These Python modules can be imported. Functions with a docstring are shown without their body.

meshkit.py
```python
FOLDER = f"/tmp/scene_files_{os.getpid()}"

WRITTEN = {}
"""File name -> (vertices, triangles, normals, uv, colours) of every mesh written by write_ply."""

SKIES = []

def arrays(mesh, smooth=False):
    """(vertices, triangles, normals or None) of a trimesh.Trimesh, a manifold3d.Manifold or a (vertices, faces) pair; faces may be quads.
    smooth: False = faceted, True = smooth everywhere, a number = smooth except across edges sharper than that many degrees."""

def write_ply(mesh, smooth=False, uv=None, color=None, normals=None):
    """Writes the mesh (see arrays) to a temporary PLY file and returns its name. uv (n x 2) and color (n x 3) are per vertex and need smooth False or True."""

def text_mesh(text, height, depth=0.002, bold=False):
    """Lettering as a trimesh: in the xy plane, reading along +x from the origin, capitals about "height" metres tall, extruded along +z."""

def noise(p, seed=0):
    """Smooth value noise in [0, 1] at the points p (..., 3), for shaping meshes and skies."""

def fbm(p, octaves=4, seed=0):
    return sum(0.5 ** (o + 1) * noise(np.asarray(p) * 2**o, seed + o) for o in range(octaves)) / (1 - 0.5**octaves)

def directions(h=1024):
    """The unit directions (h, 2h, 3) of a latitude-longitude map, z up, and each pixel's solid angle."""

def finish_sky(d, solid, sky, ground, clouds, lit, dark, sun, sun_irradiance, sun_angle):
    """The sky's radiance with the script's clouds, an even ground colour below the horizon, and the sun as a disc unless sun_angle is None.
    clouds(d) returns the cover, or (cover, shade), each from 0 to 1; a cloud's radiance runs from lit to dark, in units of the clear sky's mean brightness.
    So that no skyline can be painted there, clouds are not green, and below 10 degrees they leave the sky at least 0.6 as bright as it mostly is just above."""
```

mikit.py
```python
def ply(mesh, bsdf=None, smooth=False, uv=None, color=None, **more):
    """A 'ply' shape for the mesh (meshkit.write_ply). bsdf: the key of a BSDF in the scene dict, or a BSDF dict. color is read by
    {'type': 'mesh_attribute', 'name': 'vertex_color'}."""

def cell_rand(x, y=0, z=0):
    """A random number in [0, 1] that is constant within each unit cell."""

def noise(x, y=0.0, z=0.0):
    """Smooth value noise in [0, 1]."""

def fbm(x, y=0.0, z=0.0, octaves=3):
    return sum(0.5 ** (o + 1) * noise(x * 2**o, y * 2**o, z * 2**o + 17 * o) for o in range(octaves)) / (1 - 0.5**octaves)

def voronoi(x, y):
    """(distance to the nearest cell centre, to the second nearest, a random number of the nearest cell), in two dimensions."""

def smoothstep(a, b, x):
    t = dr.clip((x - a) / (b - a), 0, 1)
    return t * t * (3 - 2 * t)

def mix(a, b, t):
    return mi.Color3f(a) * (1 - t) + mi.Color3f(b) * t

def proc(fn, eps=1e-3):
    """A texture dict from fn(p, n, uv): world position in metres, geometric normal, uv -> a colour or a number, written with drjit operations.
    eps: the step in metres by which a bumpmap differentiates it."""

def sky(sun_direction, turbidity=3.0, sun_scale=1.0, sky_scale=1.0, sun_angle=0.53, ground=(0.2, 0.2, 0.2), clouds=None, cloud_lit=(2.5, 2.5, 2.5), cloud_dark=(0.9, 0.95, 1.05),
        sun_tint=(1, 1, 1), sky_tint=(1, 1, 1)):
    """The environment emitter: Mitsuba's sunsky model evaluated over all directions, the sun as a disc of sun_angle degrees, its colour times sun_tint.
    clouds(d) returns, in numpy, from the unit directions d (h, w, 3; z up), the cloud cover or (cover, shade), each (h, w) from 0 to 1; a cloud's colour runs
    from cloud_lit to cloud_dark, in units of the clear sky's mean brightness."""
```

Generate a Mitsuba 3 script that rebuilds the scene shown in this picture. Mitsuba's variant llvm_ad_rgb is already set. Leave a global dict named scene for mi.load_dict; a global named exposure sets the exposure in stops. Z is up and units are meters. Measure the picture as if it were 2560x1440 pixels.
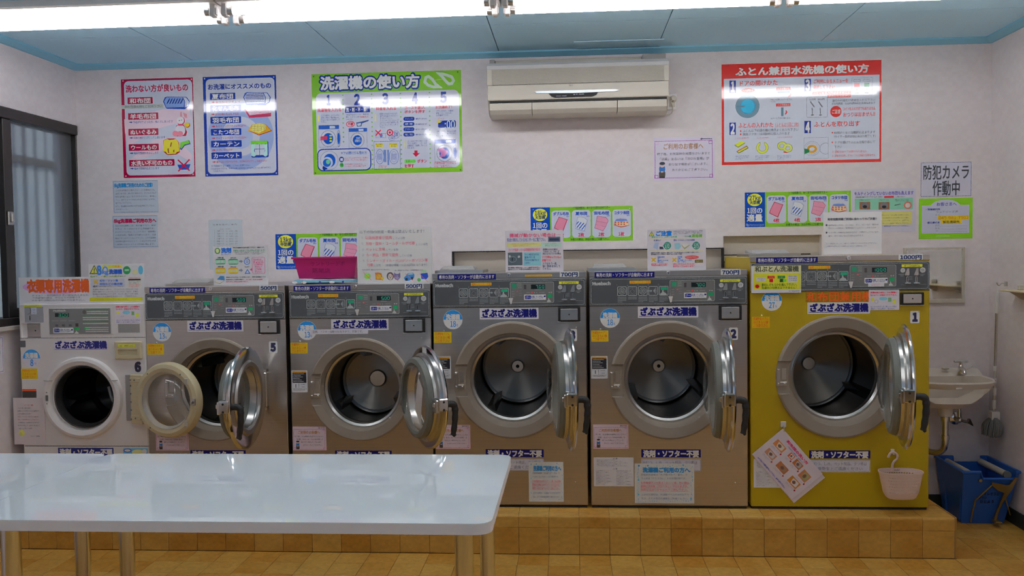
import glob, math
import numpy as np, trimesh, manifold3d as m3
import mitsuba as mi, drjit as dr
import shapely, mikit
from shapely import affinity, box as sbox, union_all
from shapely.geometry import Polygon, Point, LineString
from PIL import Image, ImageDraw, ImageFont

# ------------------------------------------------------------------ camera, sky, lamps' strength, exposure
YAW, PITCH, ROLL, FOV = -0.0692832, -0.0374342, -0.0136610, 62.26
EYE = np.array([0.0, 0.0, 1.40])
_f = np.array([math.sin(YAW) * math.cos(PITCH), math.cos(YAW) * math.cos(PITCH), math.sin(PITCH)])
_r0 = np.array([math.cos(YAW), -math.sin(YAW), 0.0])
_u0 = np.cross(_r0, _f)
_up = _u0 * math.cos(ROLL) - _r0 * math.sin(ROLL)
T = mi.ScalarTransform4f
scene, labels = {}, {}
scene['camera'] = {'type': 'perspective', 'fov': FOV, 'fov_axis': 'x', 'near_clip': 0.05, 'far_clip': 200.0,
                   'to_world': T().look_at(origin=EYE.tolist(), target=(EYE + _f).tolist(), up=_up.tolist())}
scene['sky'] = mikit.sky((0.55, 0.75, 0.5), turbidity=6.0, sun_scale=0.5, sky_scale=1.15, ground=(0.25, 0.25, 0.26), sky_tint=(0.86, 1.0, 1.2))
TUBE = (6.2, 6.15, 6.25)          # radiance of the fluorescent tubes
exposure = 1.27

# ------------------------------------------------------------------ colours and materials
def lin(c):
    c = np.asarray(c, float) / 255.0
    return np.where(c <= 0.04045, c / 12.92, ((c + 0.055) / 1.055) ** 2.4)
INK = 0.62
def ink(c):                       # an ink's reflectance from its tone under the room light
    return np.clip((lin(c) - 0.009) / INK, 0.003, 0.86)
def rgb(c): return {'type': 'rgb', 'value': [float(x) for x in c]}
def mat(name, **k):
    scene['mat_' + name] = {'type': 'twosided', 'bsdf': {'type': 'principled', **k}}
def plain(name, c, rough=0.5, spec=0.4, **k): mat(name, base_color=rgb(c), roughness=rough, specular=spec, **k)
def metal(name, c, rough): mat(name, base_color=rgb(c), roughness=rough, metallic=1.0)
VC = {'type': 'mesh_attribute', 'name': 'vertex_color'}
mat('print', base_color=VC, roughness=0.55, specular=0.3)
mat('laminate', base_color=VC, roughness=0.22, specular=0.35)
mat('poster', base_color=VC, roughness=0.055, specular=0.6)
mat('sticker', base_color=VC, roughness=0.4, specular=0.35)
W_, M_ = 4.71, 4.045              # back wall, front of the washers
PIT = 0.1415                      # tile pitch
def n2(a, b, c, o=3): return mikit.fbm(a, b, c, octaves=o)
def wallpaper(p, n, uv):
    k = n2(p.x * 38, p.y * 38, p.z * 38, 3)
    m = n2(p.x * 2.1 + 5, p.y * 2.1, p.z * 2.1, 2)
    return mikit.mix((0.675, 0.623, 0.637), (0.708, 0.659, 0.672), mikit.smoothstep(0.25, 0.75, k)) * (0.97 + 0.06 * m)
mat('wallpaper', base_color=mikit.proc(wallpaper), roughness=0.8, specular=0.2)
def tile(p, n, uv):
    u, v = (p.x - 0.027) / PIT, (p.y - 3.927) / PIT
    front = dr.abs(n.y) > 0.7
    w = dr.select(front, dr.select(p.z > 0.127, 31.0, 32.0), dr.floor(v))
    c = mikit.cell_rand(dr.floor(u), w, 5)
    a = n2(p.x * 11 + c * 40, p.y * 11 + p.z * 11, p.z * 9 + c * 17, 3)
    b = n2(p.x * 70, p.y * 70, p.z * 70, 2)
    col = mikit.mix((0.45, 0.215, 0.035), (0.55, 0.325, 0.075), mikit.smoothstep(0.2, 0.8, 0.45 * c + 0.62 * a))
    return col * (0.88 + 0.24 * b)
mat('tile', base_color=mikit.proc(tile), roughness=0.45, specular=0.22)
plain('grout', (0.30, 0.19, 0.09), 0.8)
def ceiling_paint(p, n, uv):
    return mikit.mix((0.38, 0.60, 0.745), (0.42, 0.645, 0.79), n2(p.x * 3, p.y * 3, 0.0, 3))
mat('ceiling', base_color=mikit.proc(ceiling_paint), roughness=0.7, specular=0.25)
plain('seam', (0.06, 0.07, 0.075), 0.9)
plain('cornice', (0.20, 0.47, 0.62), 0.5)
plain('black', (0.012, 0.012, 0.013), 0.6)
plain('rubber', (0.02, 0.02, 0.021), 0.45)
plain('baseboard', (0.022, 0.026, 0.024), 0.5)
plain('bronze', (0.022, 0.019, 0.017), 0.35, 0.5)
plain('sill', (0.55, 0.5, 0.45), 0.5)
def brushed(p, n, uv):
    k = n2(p.x * 3, p.y * 3, p.z * 420, 2)
    m = n2(p.x * 2.5, p.y * 2.5, p.z * 5 + 7, 3)
    return mikit.mix((0.44, 0.40, 0.375), (0.57, 0.53, 0.50), 0.5 * k + 0.5 * m)
mat('steel', base_color=mikit.proc(brushed), roughness=0.27, metallic=0.95, specular=0.5)
mat('spun', base_color=rgb((0.36, 0.335, 0.30)), roughness=0.42, metallic=1.0, anisotropic=0.95)
plain('wainscot', (0.035, 0.026, 0.02), 0.5)
metal('chrome', (0.72, 0.72, 0.73), 0.12)
metal('satin', (0.58, 0.57, 0.55), 0.27)
metal('drum', (0.075, 0.075, 0.074), 0.25)
metal('bar', (0.42, 0.47, 0.50), 0.38)
metal('brass', (0.46, 0.33, 0.13), 0.42)
plain('bezel', (0.275, 0.235, 0.19), 0.42, 0.45)
plain('panelgrey', (0.125, 0.13, 0.135), 0.45)
plain('yellow', (0.46, 0.325, 0.004), 0.38, 0.45)
plain('enamel', (0.78, 0.745, 0.735), 0.3, 0.5)
plain('whiteplastic', (0.68, 0.66, 0.65), 0.4)
plain('ivory', (0.50, 0.465, 0.40), 0.42)
plain('acwhite', (0.55, 0.54, 0.54), 0.4)
plain('cream', (0.60, 0.52, 0.33), 0.36)
plain('ceramic', (0.66, 0.60, 0.53), 0.15, 0.5)
plain('rearpanel', (0.55, 0.49, 0.42), 0.5)
plain('gasket', (0.16, 0.17, 0.15), 0.5)
plain('magenta', (0.52, 0.012, 0.16), 0.33)
plain('bluebin', (0.02, 0.11, 0.43), 0.35)
plain('clothblue', (0.16, 0.36, 0.47), 0.85)
plain('clothwhite', (0.7, 0.7, 0.72), 0.85)
plain('mop', (0.17, 0.17, 0.165), 0.9)
plain('pinkplastic', (0.74, 0.58, 0.52), 0.38)
scene['mat_tabletop'] = {'type': 'twosided', 'bsdf': {'type': 'plastic', 'diffuse_reflectance': rgb((0.83, 0.91, 0.97)), 'int_ior': 1.75}}
plain('tableedge', (0.82, 0.84, 0.90), 0.4)
plain('dispenser', (0.33, 0.32, 0.31), 0.45)
scene['mat_pane'] = {'type': 'thindielectric', 'int_ior': 1.5}
scene['mat_frost'] = {'type': 'principledthin', 'base_color': rgb((0.78, 0.84, 0.9)), 'roughness': 0.13, 'spec_trans': 0.82, 'diff_trans': 0.8, 'eta': 1.5}
scene['mat_mirror'] = {'type': 'twosided', 'bsdf': {'type': 'conductor', 'material': 'none', 'specular_reflectance': rgb((0.82, 0.83, 0.81))}}

# ------------------------------------------------------------------ mesh helpers
def V(*a): return np.array(a, float)
def cat(ms): return trimesh.util.concatenate([m for m in ms if m is not None])
def man(m): return m3.Manifold(m3.Mesh(np.asarray(m.vertices, np.float32), np.asarray(m.faces, np.uint32)))
def unman(M):
    q = M.to_mesh()
    return trimesh.Trimesh(np.array(q.vert_properties[:, :3], float), np.array(q.tri_verts), process=False)
def hull(pts): return unman(m3.Manifold.hull_points(np.asarray(pts, float)))
def bx(x0, x1, y0, y1, z0, z1, b=0.0):
    if b <= 0:
        m = trimesh.creation.box((x1 - x0, y1 - y0, z1 - z0)); m.apply_translation(((x0 + x1) / 2, (y0 + y1) / 2, (z0 + z1) / 2)); return m
    pts = []
    for x, sx in ((x0, 1), (x1, -1)):
        for y, sy in ((y0, 1), (y1, -1)):
            for z, sz in ((z0, 1), (z1, -1)):
                pts += [(x, y + sy * b, z + sz * b), (x + sx * b, y, z + sz * b), (x + sx * b, y + sy * b, z)]
    return hull(pts)
def basis(a):
    a = np.asarray(a, float); a = a / np.linalg.norm(a)
    e = np.cross(a, (0, 0, 1) if abs(a[2]) < 0.9 else (1, 0, 0)); e /= np.linalg.norm(e)
    return e, np.cross(a, e), a
def lathe(prof, c, axis, n=64, closed=True):
    """The profile [(radius, height along the axis)] turned about the axis; closed joins its last point to its first."""
    e1, e2, a = basis(axis); k = len(prof); ang = np.arange(n) * 2 * np.pi / n
    ring = np.cos(ang)[:, None] * e1 + np.sin(ang)[:, None] * e2
    v = np.vstack([np.asarray(c, float) + ring * r + a * h for r, h in prof])
    f = []
    for i in range(k if closed else k - 1):
        j = (i + 1) % k
        for q in range(n):
            s = (q + 1) % n
            f += [(i * n + q, i * n + s, j * n + s), (i * n + q, j * n + s, j * n + q)]
    m = trimesh.Trimesh(v, f, process=False)
    m.update_faces(m.nondegenerate_faces(height=1e-9))
    m.merge_vertices(digits_vertex=7)
    if m.is_watertight and m.volume < 0: m.invert()
    return m
def cyl(p, q, r, n=24, r2=None):
    p, q = V(*p), V(*q); L = np.linalg.norm(q - p)
    return lathe([(0, 0), (r, 0), (r if r2 is None else r2, L), (0, L)], p, q - p, n, closed=False)
def ball(c, r, s=(1, 1, 1), sub=2):
    m = trimesh.creation.icosphere(sub, 1.0); m.apply_scale(np.array(s) * r); m.apply_translation(c); return m
def tube(pts, r, n=10):
    p = np.asarray(pts, float); t = np.gradient(p, axis=0); t /= np.linalg.norm(t, axis=1)[:, None] + 1e-12
    e = basis(t[0])[0]; rows = []; rr = np.broadcast_to(r, (len(p),))
    for i in range(len(p)):
        e = e - t[i] * (e @ t[i]); e /= np.linalg.norm(e); g = np.cross(t[i], e)
        ang = np.arange(n) * 2 * np.pi / n
        rows.append(p[i] + rr[i] * (np.cos(ang)[:, None] * e + np.sin(ang)[:, None] * g))
    v = np.vstack(rows + [p[:1], p[-1:]]); f = []; K = len(p)
    for i in range(K - 1):
        for q in range(n):
            s = (q + 1) % n
            f += [(i * n + q, i * n + s, (i + 1) * n + s), (i * n + q, (i + 1) * n + s, (i + 1) * n + q)]
    for q in range(n):
        s = (q + 1) % n
        f += [(K * n, s, q), (K * n + 1, (K - 1) * n + q, (K - 1) * n + s)]
    return trimesh.Trimesh(v, f, process=False)
def curve(pts, n=24):                       # Catmull-Rom through the points
    p = np.asarray(pts, float); p = np.vstack([2 * p[0] - p[1], p, 2 * p[-1] - p[-2]]); out = []
    for i in range(1, len(p) - 2):
        for t in np.linspace(0, 1, max(2, n // (len(p) - 3)), endpoint=False):
            a, b, c, d = p[i - 1:i + 3]
            out.append(0.5 * ((2 * b) + (c - a) * t + (2 * a - 5 * b + 4 * c - d) * t * t + (3 * b - 3 * c + d - a) * t ** 3))
    return np.array(out + [p[-2]])
def prism(poly, o, U, Vv, W, d):
    """A flat outline (shapely, in U,V) at o, given thickness d along W."""
    ms = []
    for g in getattr(poly, 'geoms', [poly]):
        m = trimesh.creation.extrude_polygon(g, 1.0, engine='earcut')
        v = np.asarray(m.vertices)
        m = trimesh.Trimesh(V(*o) + v[:, :1] * V(*U) + v[:, 1:2] * V(*Vv) + v[:, 2:] * V(*W) * d, m.faces, process=False)
        if m.volume < 0: m.invert()
        ms.append(m)
    return cat(ms)
def rrect(x0, y0, x1, y1, r): return sbox(x0 + r, y0 + r, x1 - r, y1 - r).buffer(r, quad_segs=6)
def moved(m, M):
    m = m.copy(); m.apply_transform(M); return m
def rot(axis, deg, about=(0, 0, 0)): return trimesh.transformations.rotation_matrix(math.radians(deg), axis, about)

# ------------------------------------------------------------------ entries
def num(key):
    k, i = key, 0
    while k in scene or k in labels or k in _roots:
        i += 1; k = f'{key}_{i:03d}'
    return k
_roots = set()
def add(key, mesh, m, smooth=30, color=None, **more):
    key = num(key); scene[key] = mikit.ply(mesh, 'mat_' + m, smooth=False if color is not None else smooth, color=color, **more); return key
def thing(key, label, category, group=None):
    key = num(key); _roots.add(key); labels[key] = {'label': label, 'category': category}
    if group: labels[key]['group'] = group
    return key
def single(key, mesh, m, label, category, group=None, **k):
    key = thing(key, label, category, group); _roots.discard(key); lab = labels.pop(key); add(key, mesh, m, **k); labels[key] = lab; return key
def struct(key, mesh, m, **k):
    key = add(key, mesh, m, **k); labels[key] = {'kind': 'structure'}; return key
def part(root, name, mesh, m, label=None, **k):
    key = add(f'{root}__{name}', mesh, m, **k)
    if label: labels[key] = {'label': label}
    return key

# ------------------------------------------------------------------ flat print: layers of thin outlines on a sheet
FONT = [f for f in sorted(glob.glob('/opt/blender-*/*/datafiles/fonts/*')) if 'CJK' in f][0]
_fonts, _glyphs = {}, {}
def glyph(ch, bold, res):
    """Triangles (v, f) of one character in em units, x right and y down, and its advance."""
    k = (ch, bold, res)
    if k not in _glyphs:
        if res not in _fonts: _fonts[res] = ImageFont.truetype(FONT, res)
        f = _fonts[res]; st = int(round(bold * res / 100.0))
        im = Image.new('L', (int(res * 1.6), int(res * 1.7)))
        ImageDraw.Draw(im).text((res * 0.3, res * 0.05), ch, 255, f, stroke_width=st)
        on = np.pad(np.asarray(im) > 127, ((0, 0), (1, 1))).astype(np.int8)
        r, s = np.nonzero(np.diff(on, axis=1) == 1); e = np.nonzero(np.diff(on, axis=1) == -1)[1]
        vs, fs, at = [], [], 0
        if len(r):
            sh = union_all(sbox(s, r, e, r + 1))
            if res > 40: sh = sh.buffer(.5, quad_segs=2).buffer(-.5, quad_segs=2)
            sh = sh.simplify(0.8 if res > 40 else 0.6)
            for g in getattr(sh, 'geoms', [sh]):
                if g.area < 0.5: continue
                v, fc = trimesh.creation.triangulate_polygon(g, engine='earcut')
                vs.append(np.asarray(v)); fs.append(np.asarray(fc) + at); at += len(v)
        v = np.vstack(vs) if vs else np.zeros((0, 2)); fc = np.vstack(fs) if fs else np.zeros((0, 3), int)
        _glyphs[k] = ((v - (res * 0.3, res * 0.05)) / res - (0, 0.28), fc, f.getlength(ch) / res)
    return _glyphs[k]

PICTURES = {'illustration', 'icon', 'mark', 'box', 'box', 'card', 'pill', 'photo', 'button_mark', 'item_bar', 'number_box', 'band', 'logo', 'side_bar', 'pin', 'coin_mark', 'screw_mark', 'count'}
TEXTS = {'lettering', 'item_name', 'step_title', 'card_title', 'numeral', 'handwriting', 'headline'}
MANY = {'dots', 'bubble_border', 'printed_pattern', 'print', 'rule', 'display_marks'}
def clusters(items):
    """Pieces of print whose boxes touch belong to one picture."""
    bb = [np.concatenate([v.min(0), v.max(0)]) for v, *_ in items]; gid = list(range(len(items)))
    def root(i):
        while gid[i] != i: i = gid[i]
        return i
    for i in range(len(items)):
        for j in range(i):
            if (bb[i][:2] <= bb[j][2:]).all() and (bb[j][:2] <= bb[i][2:]).all(): gid[root(i)] = root(j)
    out = {}
    for i, it in enumerate(items): out.setdefault(root(i), []).append(it)
    return list(out.values())

class Sheet:
    """A sheet of width w and height h whose top left corner is o, with print on it. Its design grid is the quadrilateral q (TL, TR, BR, BL)."""
    DZ = 6e-5
    def __init__(s, root, o, U, N, w, h, q, color, m='print', name='sheet', thick=0.0008, r=0.0, bow=0.0):
        s.root, s.o, s.U, s.N, s.w, s.h, s.m = root, V(*o), V(*U), V(*N), w, h, m
        s.D = np.cross(s.N, s.U) * -1.0; s.D = s.D if s.D[2] < 0 or abs(s.D[2]) < 1e-6 else -s.D
        A = []
        for (x, y), (u, v) in zip(q, ((0, 0), (1, 0), (1, 1), (0, 1))):
            A += [[x, y, 1, 0, 0, 0, -u * x, -u * y, u], [0, 0, 0, x, y, 1, -v * x, -v * y, v]]
        A = np.array(A, float); s.H = np.append(np.linalg.solve(A[:, :8], A[:, 8]), 1.0).reshape(3, 3)
        s.parts, s.cur, s.lv = {}, None, 1
        global INK
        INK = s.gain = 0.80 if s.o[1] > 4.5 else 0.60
        s.outline = rrect(0, 0, w, h, r) if r else sbox(0, 0, w, h)
        mesh = prism(s.outline, s.o - s.N * 0, s.U, s.D, s.N, thick)
        s.top = s.o + s.N * thick
        s.key = None
        if name:
            s.key = add(f'{root}__{name}' if name != '=' else root, mesh, m, smooth=False, color=np.tile(ink(color), (len(mesh.vertices), 1)))
    def uv(s, x, y):
        q = s.H @ V(x, y, 1); return q[0] / q[2] * s.w, q[1] / q[2] * s.h
    def on(s, name, lv=None):
        s.cur = name
        if lv: s.lv = lv
        return s
    def _put(s, v, f, c, lv):
        global INK
        INK = s.gain
        s.parts.setdefault(s.cur or 'lettering', []).append((v, f, ink(c), s.lv if lv is None else lv))
    def shape(s, g, c, lv=None):              # shapely, already in metres on the sheet
        g = g.intersection(s.outline)
        for p in getattr(g, 'geoms', [g]):
            if p.geom_type == 'Polygon' and p.area > 1e-9:
                v, f = trimesh.creation.triangulate_polygon(p, engine='earcut'); s._put(np.asarray(v), np.asarray(f), c, lv)
        return s
    def box(s, x0, y0, x1, y1):
        a = s.uv(x0, y0); return a[0], a[1], s.uv(x1, y0)[0], s.uv(x0, y1)[1]
    def R(s, x0, y0, x1, y1, c, r=0, line=0, lv=None):
        a, b, d, e = s.box(x0, y0, x1, y1); k = s.w / abs(s._span())
        g = rrect(a, b, d, e, min(r * k, (d - a) * .499, (e - b) * .499)) if r else sbox(a, b, d, e)
        if line: g = g.difference(g.buffer(-line * k, join_style='mitre') if not r else g.buffer(-line * k))
        return s.shape(g, c, lv)
    def _span(s):
        if not hasattr(s, '_k'):
            x0 = s.H; i = np.linalg.inv(s.H); a = i @ V(0, 0.5, 1); b = i @ V(1, 0.5, 1); s._k = b[0] / b[2] - a[0] / a[2]
        return s._k
    def P(s, pts, c, lv=None): return s.shape(Polygon([s.uv(*p) for p in pts]).buffer(0), c, lv)
    def E(s, cx, cy, rx, ry, c, line=0, lv=None, part=None):
        a = s.uv(cx, cy); k = s.w / abs(s._span()); g = affinity.scale(Point(a).buffer(1, quad_segs=10), rx * k, ry * k)
        if line: g = g.difference(affinity.scale(Point(a).buffer(1, quad_segs=10), (rx - line) * k, (ry - line) * k))
        if part: g = g.intersection(sbox(*{'t': (a[0] - 1, a[1] - 1, a[0] + 1, a[1]), 'b': (a[0] - 1, a[1], a[0] + 1, a[1] + 1)}[part]))
        return s.shape(g, c, lv)
    def L(s, pts, wd, c, lv=None):
        k = s.w / abs(s._span()); return s.shape(LineString([s.uv(*p) for p in pts]).buffer(wd * k / 2, cap_style='flat', quad_segs=3), c, lv)
    def t(s, text, x0, y0, x1, y1, c, bold=0, lv=13, slant=0, em=None):
        """The text fitted into the box whose left edge runs from (x0, y0) to (x0, y1)."""
        a, b, d, e = s.box(x0, y0, x1, y1); H = e - b
        res = 72 if H > 0.016 else 48 if H > 0.009 else 30
        gs = [glyph(ch, bold, res) for ch in text]; adv = sum(g[2] for g in gs) or 1
        low = all(ord(ch) < 128 for ch in text) and any(ch.isdigit() for ch in text)
        sx, sy, o = (d - a) / adv, H / (0.74 if low else 0.93), 0.145 if low else 0.035; x = a; vs, fs, at = [], [], 0
        for v, f, w in gs:
            if len(v):
                q = np.column_stack([x + v[:, 0] * sx + (0.5 - v[:, 1]) * sy * slant, b + (v[:, 1] - o) * sy]); vs.append(q); fs.append(f + at); at += len(v)
            x += w * sx
        if vs: s._put(np.vstack(vs), np.vstack(fs), c, lv)
        return s
    def tt(s, lines, x0, y0, x1, y1, dy, c, bold=0, **k):    # lines of equal height; a line may be (text, x1)
        for i, l in enumerate(lines):
            l, xe = (l, x1) if isinstance(l, str) else l
            if l: s.t(l, x0, y0 + i * dy, xe, y1 + i * dy, c, bold, **k)
        return s
    def done(s, under=None):
        todo = []
        for n, it in s.parts.items():
            cl = clusters(it) if n in PICTURES or n in TEXTS else [it]
            if n in TEXTS and len(cl) > 12: cl = [it]; todo.append((n, it, True))
            elif n in MANY: todo.append((n, it, True))
            else: todo += [(n, g, False) for g in cl]
        for name, items, fine in todo:
            vs, fs, cs, at = [], [], [], 0
            for v, f, c, lv in items:
                p = s.top + v[:, :1] * s.U + v[:, 1:2] * s.D + s.N * (lv * s.DZ)
                tri = f if len(f) == 0 or np.cross(p[f[0, 1]] - p[f[0, 0]], p[f[0, 2]] - p[f[0, 0]]) @ s.N > 0 else f[:, ::-1]
                vs.append(p); fs.append(tri + at); cs.append(np.tile(c, (len(p), 1))); at += len(p)
            if at:
                key = add(f'{under or s.root}__{name}', (np.vstack(vs), np.vstack(fs)), s.m, color=np.vstack(cs))
                if fine: labels[key] = {'kind': 'stuff'}
        return s
FX, FN = (1, 0, 0), (0, -1, 0)
def flat(key, label, category, x0, x1, z0, z1, Y, q, color, m='print', group=None, thick=0.0008, gap=0.0006, r=0.0):
    k = thing(key, label, category, group)
    return Sheet(k, (x0, Y - gap, z1), FX, FN, x1 - x0, z1 - z0, q, color, m, thick=thick, r=r)
def sticker(root, name, x0, x1, z0, z1, Y, q, color, m='sticker', r=0.0, thick=0.0006):
    s = Sheet(root, (x0, Y, z1), FX, FN, x1 - x0, z1 - z0, q, color, m, name=name, thick=thick, r=r)
    return s

# ================================================================== the room
XL, XR, H_, YF = -2.817, 2.243, 2.52, -1.6
room = sbox(XL, 0, XR, H_)
openA, openB = sbox(-0.66, 0.9, 0.838, 1.431), sbox(0.834, 1.0, 1.36, 1.494)
struct('wall_back', prism(room.difference(openA.union(openB)), (0, W_, 0), FX, (0, 0, 1), (0, 1, 0), 0.045), 'wallpaper', smooth=False)
for x0, x1, z1 in ((-0.70, 0.845, 1.46), (0.845, 1.40, 1.53)):
    part('wall_back', 'recess_panel', bx(x0, x1, 4.7555, 4.775, 0.9, z1), 'rearpanel', 'beige panel set back in the opening')
part('wall_back', 'opening_edge', cat([bx(-0.66, 0.838, 4.706, 4.74, 1.4255, 1.431), bx(-0.66, -0.652, 4.706, 4.74, 1.25, 1.4255), bx(0.828, 0.838, 4.706, 4.74, 1.30, 1.4255)]), 'black', 'black strips standing in for the dark gap round the opening')  # black strips stand in for the shaded gap round the opening
part('wall_back', 'sill_edge', cat([bx(0.838, 1.30, 4.704, 4.72, 1.387, 1.393), bx(0.834, 0.86, 4.704, 4.72, 1.352, 1.356)]), 'black')
WY0, WY1, WZ0, WZ1 = 3.30, 4.700, 1.085, 2.180
lw = sbox(YF, 0, W_, H_).difference(sbox(WY0, WZ0, WY1, WZ1))
struct('wall_left', prism(lw, (XL, 0, 0), (0, 1, 0), (0, 0, 1), (-1, 0, 0), 0.12), 'wallpaper', smooth=False)
struct('wall_right', bx(XR, XR + 0.1, YF, W_, 0, H_), 'wallpaper')
fw = sbox(XL, 0, XR, H_).difference(sbox(-2.4, 0.75, 1.0, 2.25)).difference(sbox(1.15, 0.05, 2.05, 2.1))
struct('wall_front', prism(fw, (0, YF, 0), FX, (0, 0, 1), (0, -1, 0), 0.1), 'wallpaper', smooth=False)
part('wall_front', 'wainscot', bx(XL + .002, 1.12, YF + .001, YF + .02, 0, 0.72), 'wainscot')  # unseen dark panel, added for the dark band it mirrors in the steel
struct('ceiling', bx(XL - .1, XR + .1, YF - .1, W_ + .1, H_ + 0.012, H_ + 0.06), 'seam')
xs = [XL] + [-2.097 + 0.8594 * i for i in range(6)] + [XR]
ys = [YF, -1.03, 0.69, 2.41, 4.131, W_]
for j in range(5):
    for i in range(7):
        part('ceiling', 'panel', bx(xs[i] + .0022, xs[i + 1] - .0022, ys[j] + .0012, ys[j + 1] - .0012, H_, H_ + 0.012), 'ceiling')
part('ceiling', 'patch_panel', bx(0.03, 0.50, 4.50, 4.64, H_ - 0.004, H_), 'ceiling', 'patched piece above the air conditioner')
def cove(a, b, inward, along):
    pr = Polygon([(0, 2.494), (0.016, 2.494), (0.052, 2.511), (0.052, H_), (0, H_)])
    return prism(pr, a, inward, (0, 0, 1), along, b)
struct('trim_1', cove((XL, W_, 0), XR - XL, (0, -1, 0), FX), 'cornice', smooth=False)
struct('trim_2', cove((XL, YF, 0), W_ - YF, FX, (0, 1, 0)), 'cornice', smooth=False)
struct('trim_3', cove((XR, YF, 0), W_ - YF, (-1, 0, 0), (0, 1, 0)), 'cornice', smooth=False)
struct('floor', bx(XL, XR, YF, W_, -0.06, -0.004), 'grout')
def tilebox(x0, x1, y0, y1, z0, z1): return bx(x0 + .0008, x1 - .0008, y0 + .0008, y1 - .0008, z0, z1, 0.0012)
X0 = 0.027 - 20 * PIT
TX = [max(XL, X0 - PIT)] + [X0 + i * PIT for i in range(36)]
TX = [x for x in TX if x < XR] + [XR]
PX = 1.735                                     # right end of the plinth
for j in range(3):
    for i in range(len(TX) - 1):
        part('floor', 'tile', tilebox(TX[i], TX[i + 1], 3.927 - (j + 1) * PIT, 3.927 - j * PIT, -0.004, 0.0), 'tile', smooth=False)
for j in range(6):
    for i in range(len(TX) - 1):
        if TX[i + 1] > PX + 0.02:
            part('floor', 'tile', tilebox(max(PX, TX[i]), TX[i + 1], 3.927 + j * PIT, min(W_, 3.927 + (j + 1) * PIT), -0.004, 0.0), 'tile', smooth=False)
part('floor', 'far_tiles', bx(XL, XR, YF, 3.927 - 3 * PIT - .001, -0.004, 0.0), 'tile')
labels[f'floor__far_tiles'] = {'kind': 'stuff'}
struct('plinth', bx(XL, PX - 0.004, 3.932, W_, 0.0, 0.183), 'grout')
nose = Polygon([(3.927 + .014 * (1 - math.cos(a)), 0.173 + .014 * math.sin(a)) for a in np.linspace(0, math.pi / 2, 7)] + [(3.985, 0.187), (3.985, 0.183), (3.932, 0.183), (3.932, 0.1285), (3.927, 0.1285)])
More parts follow.
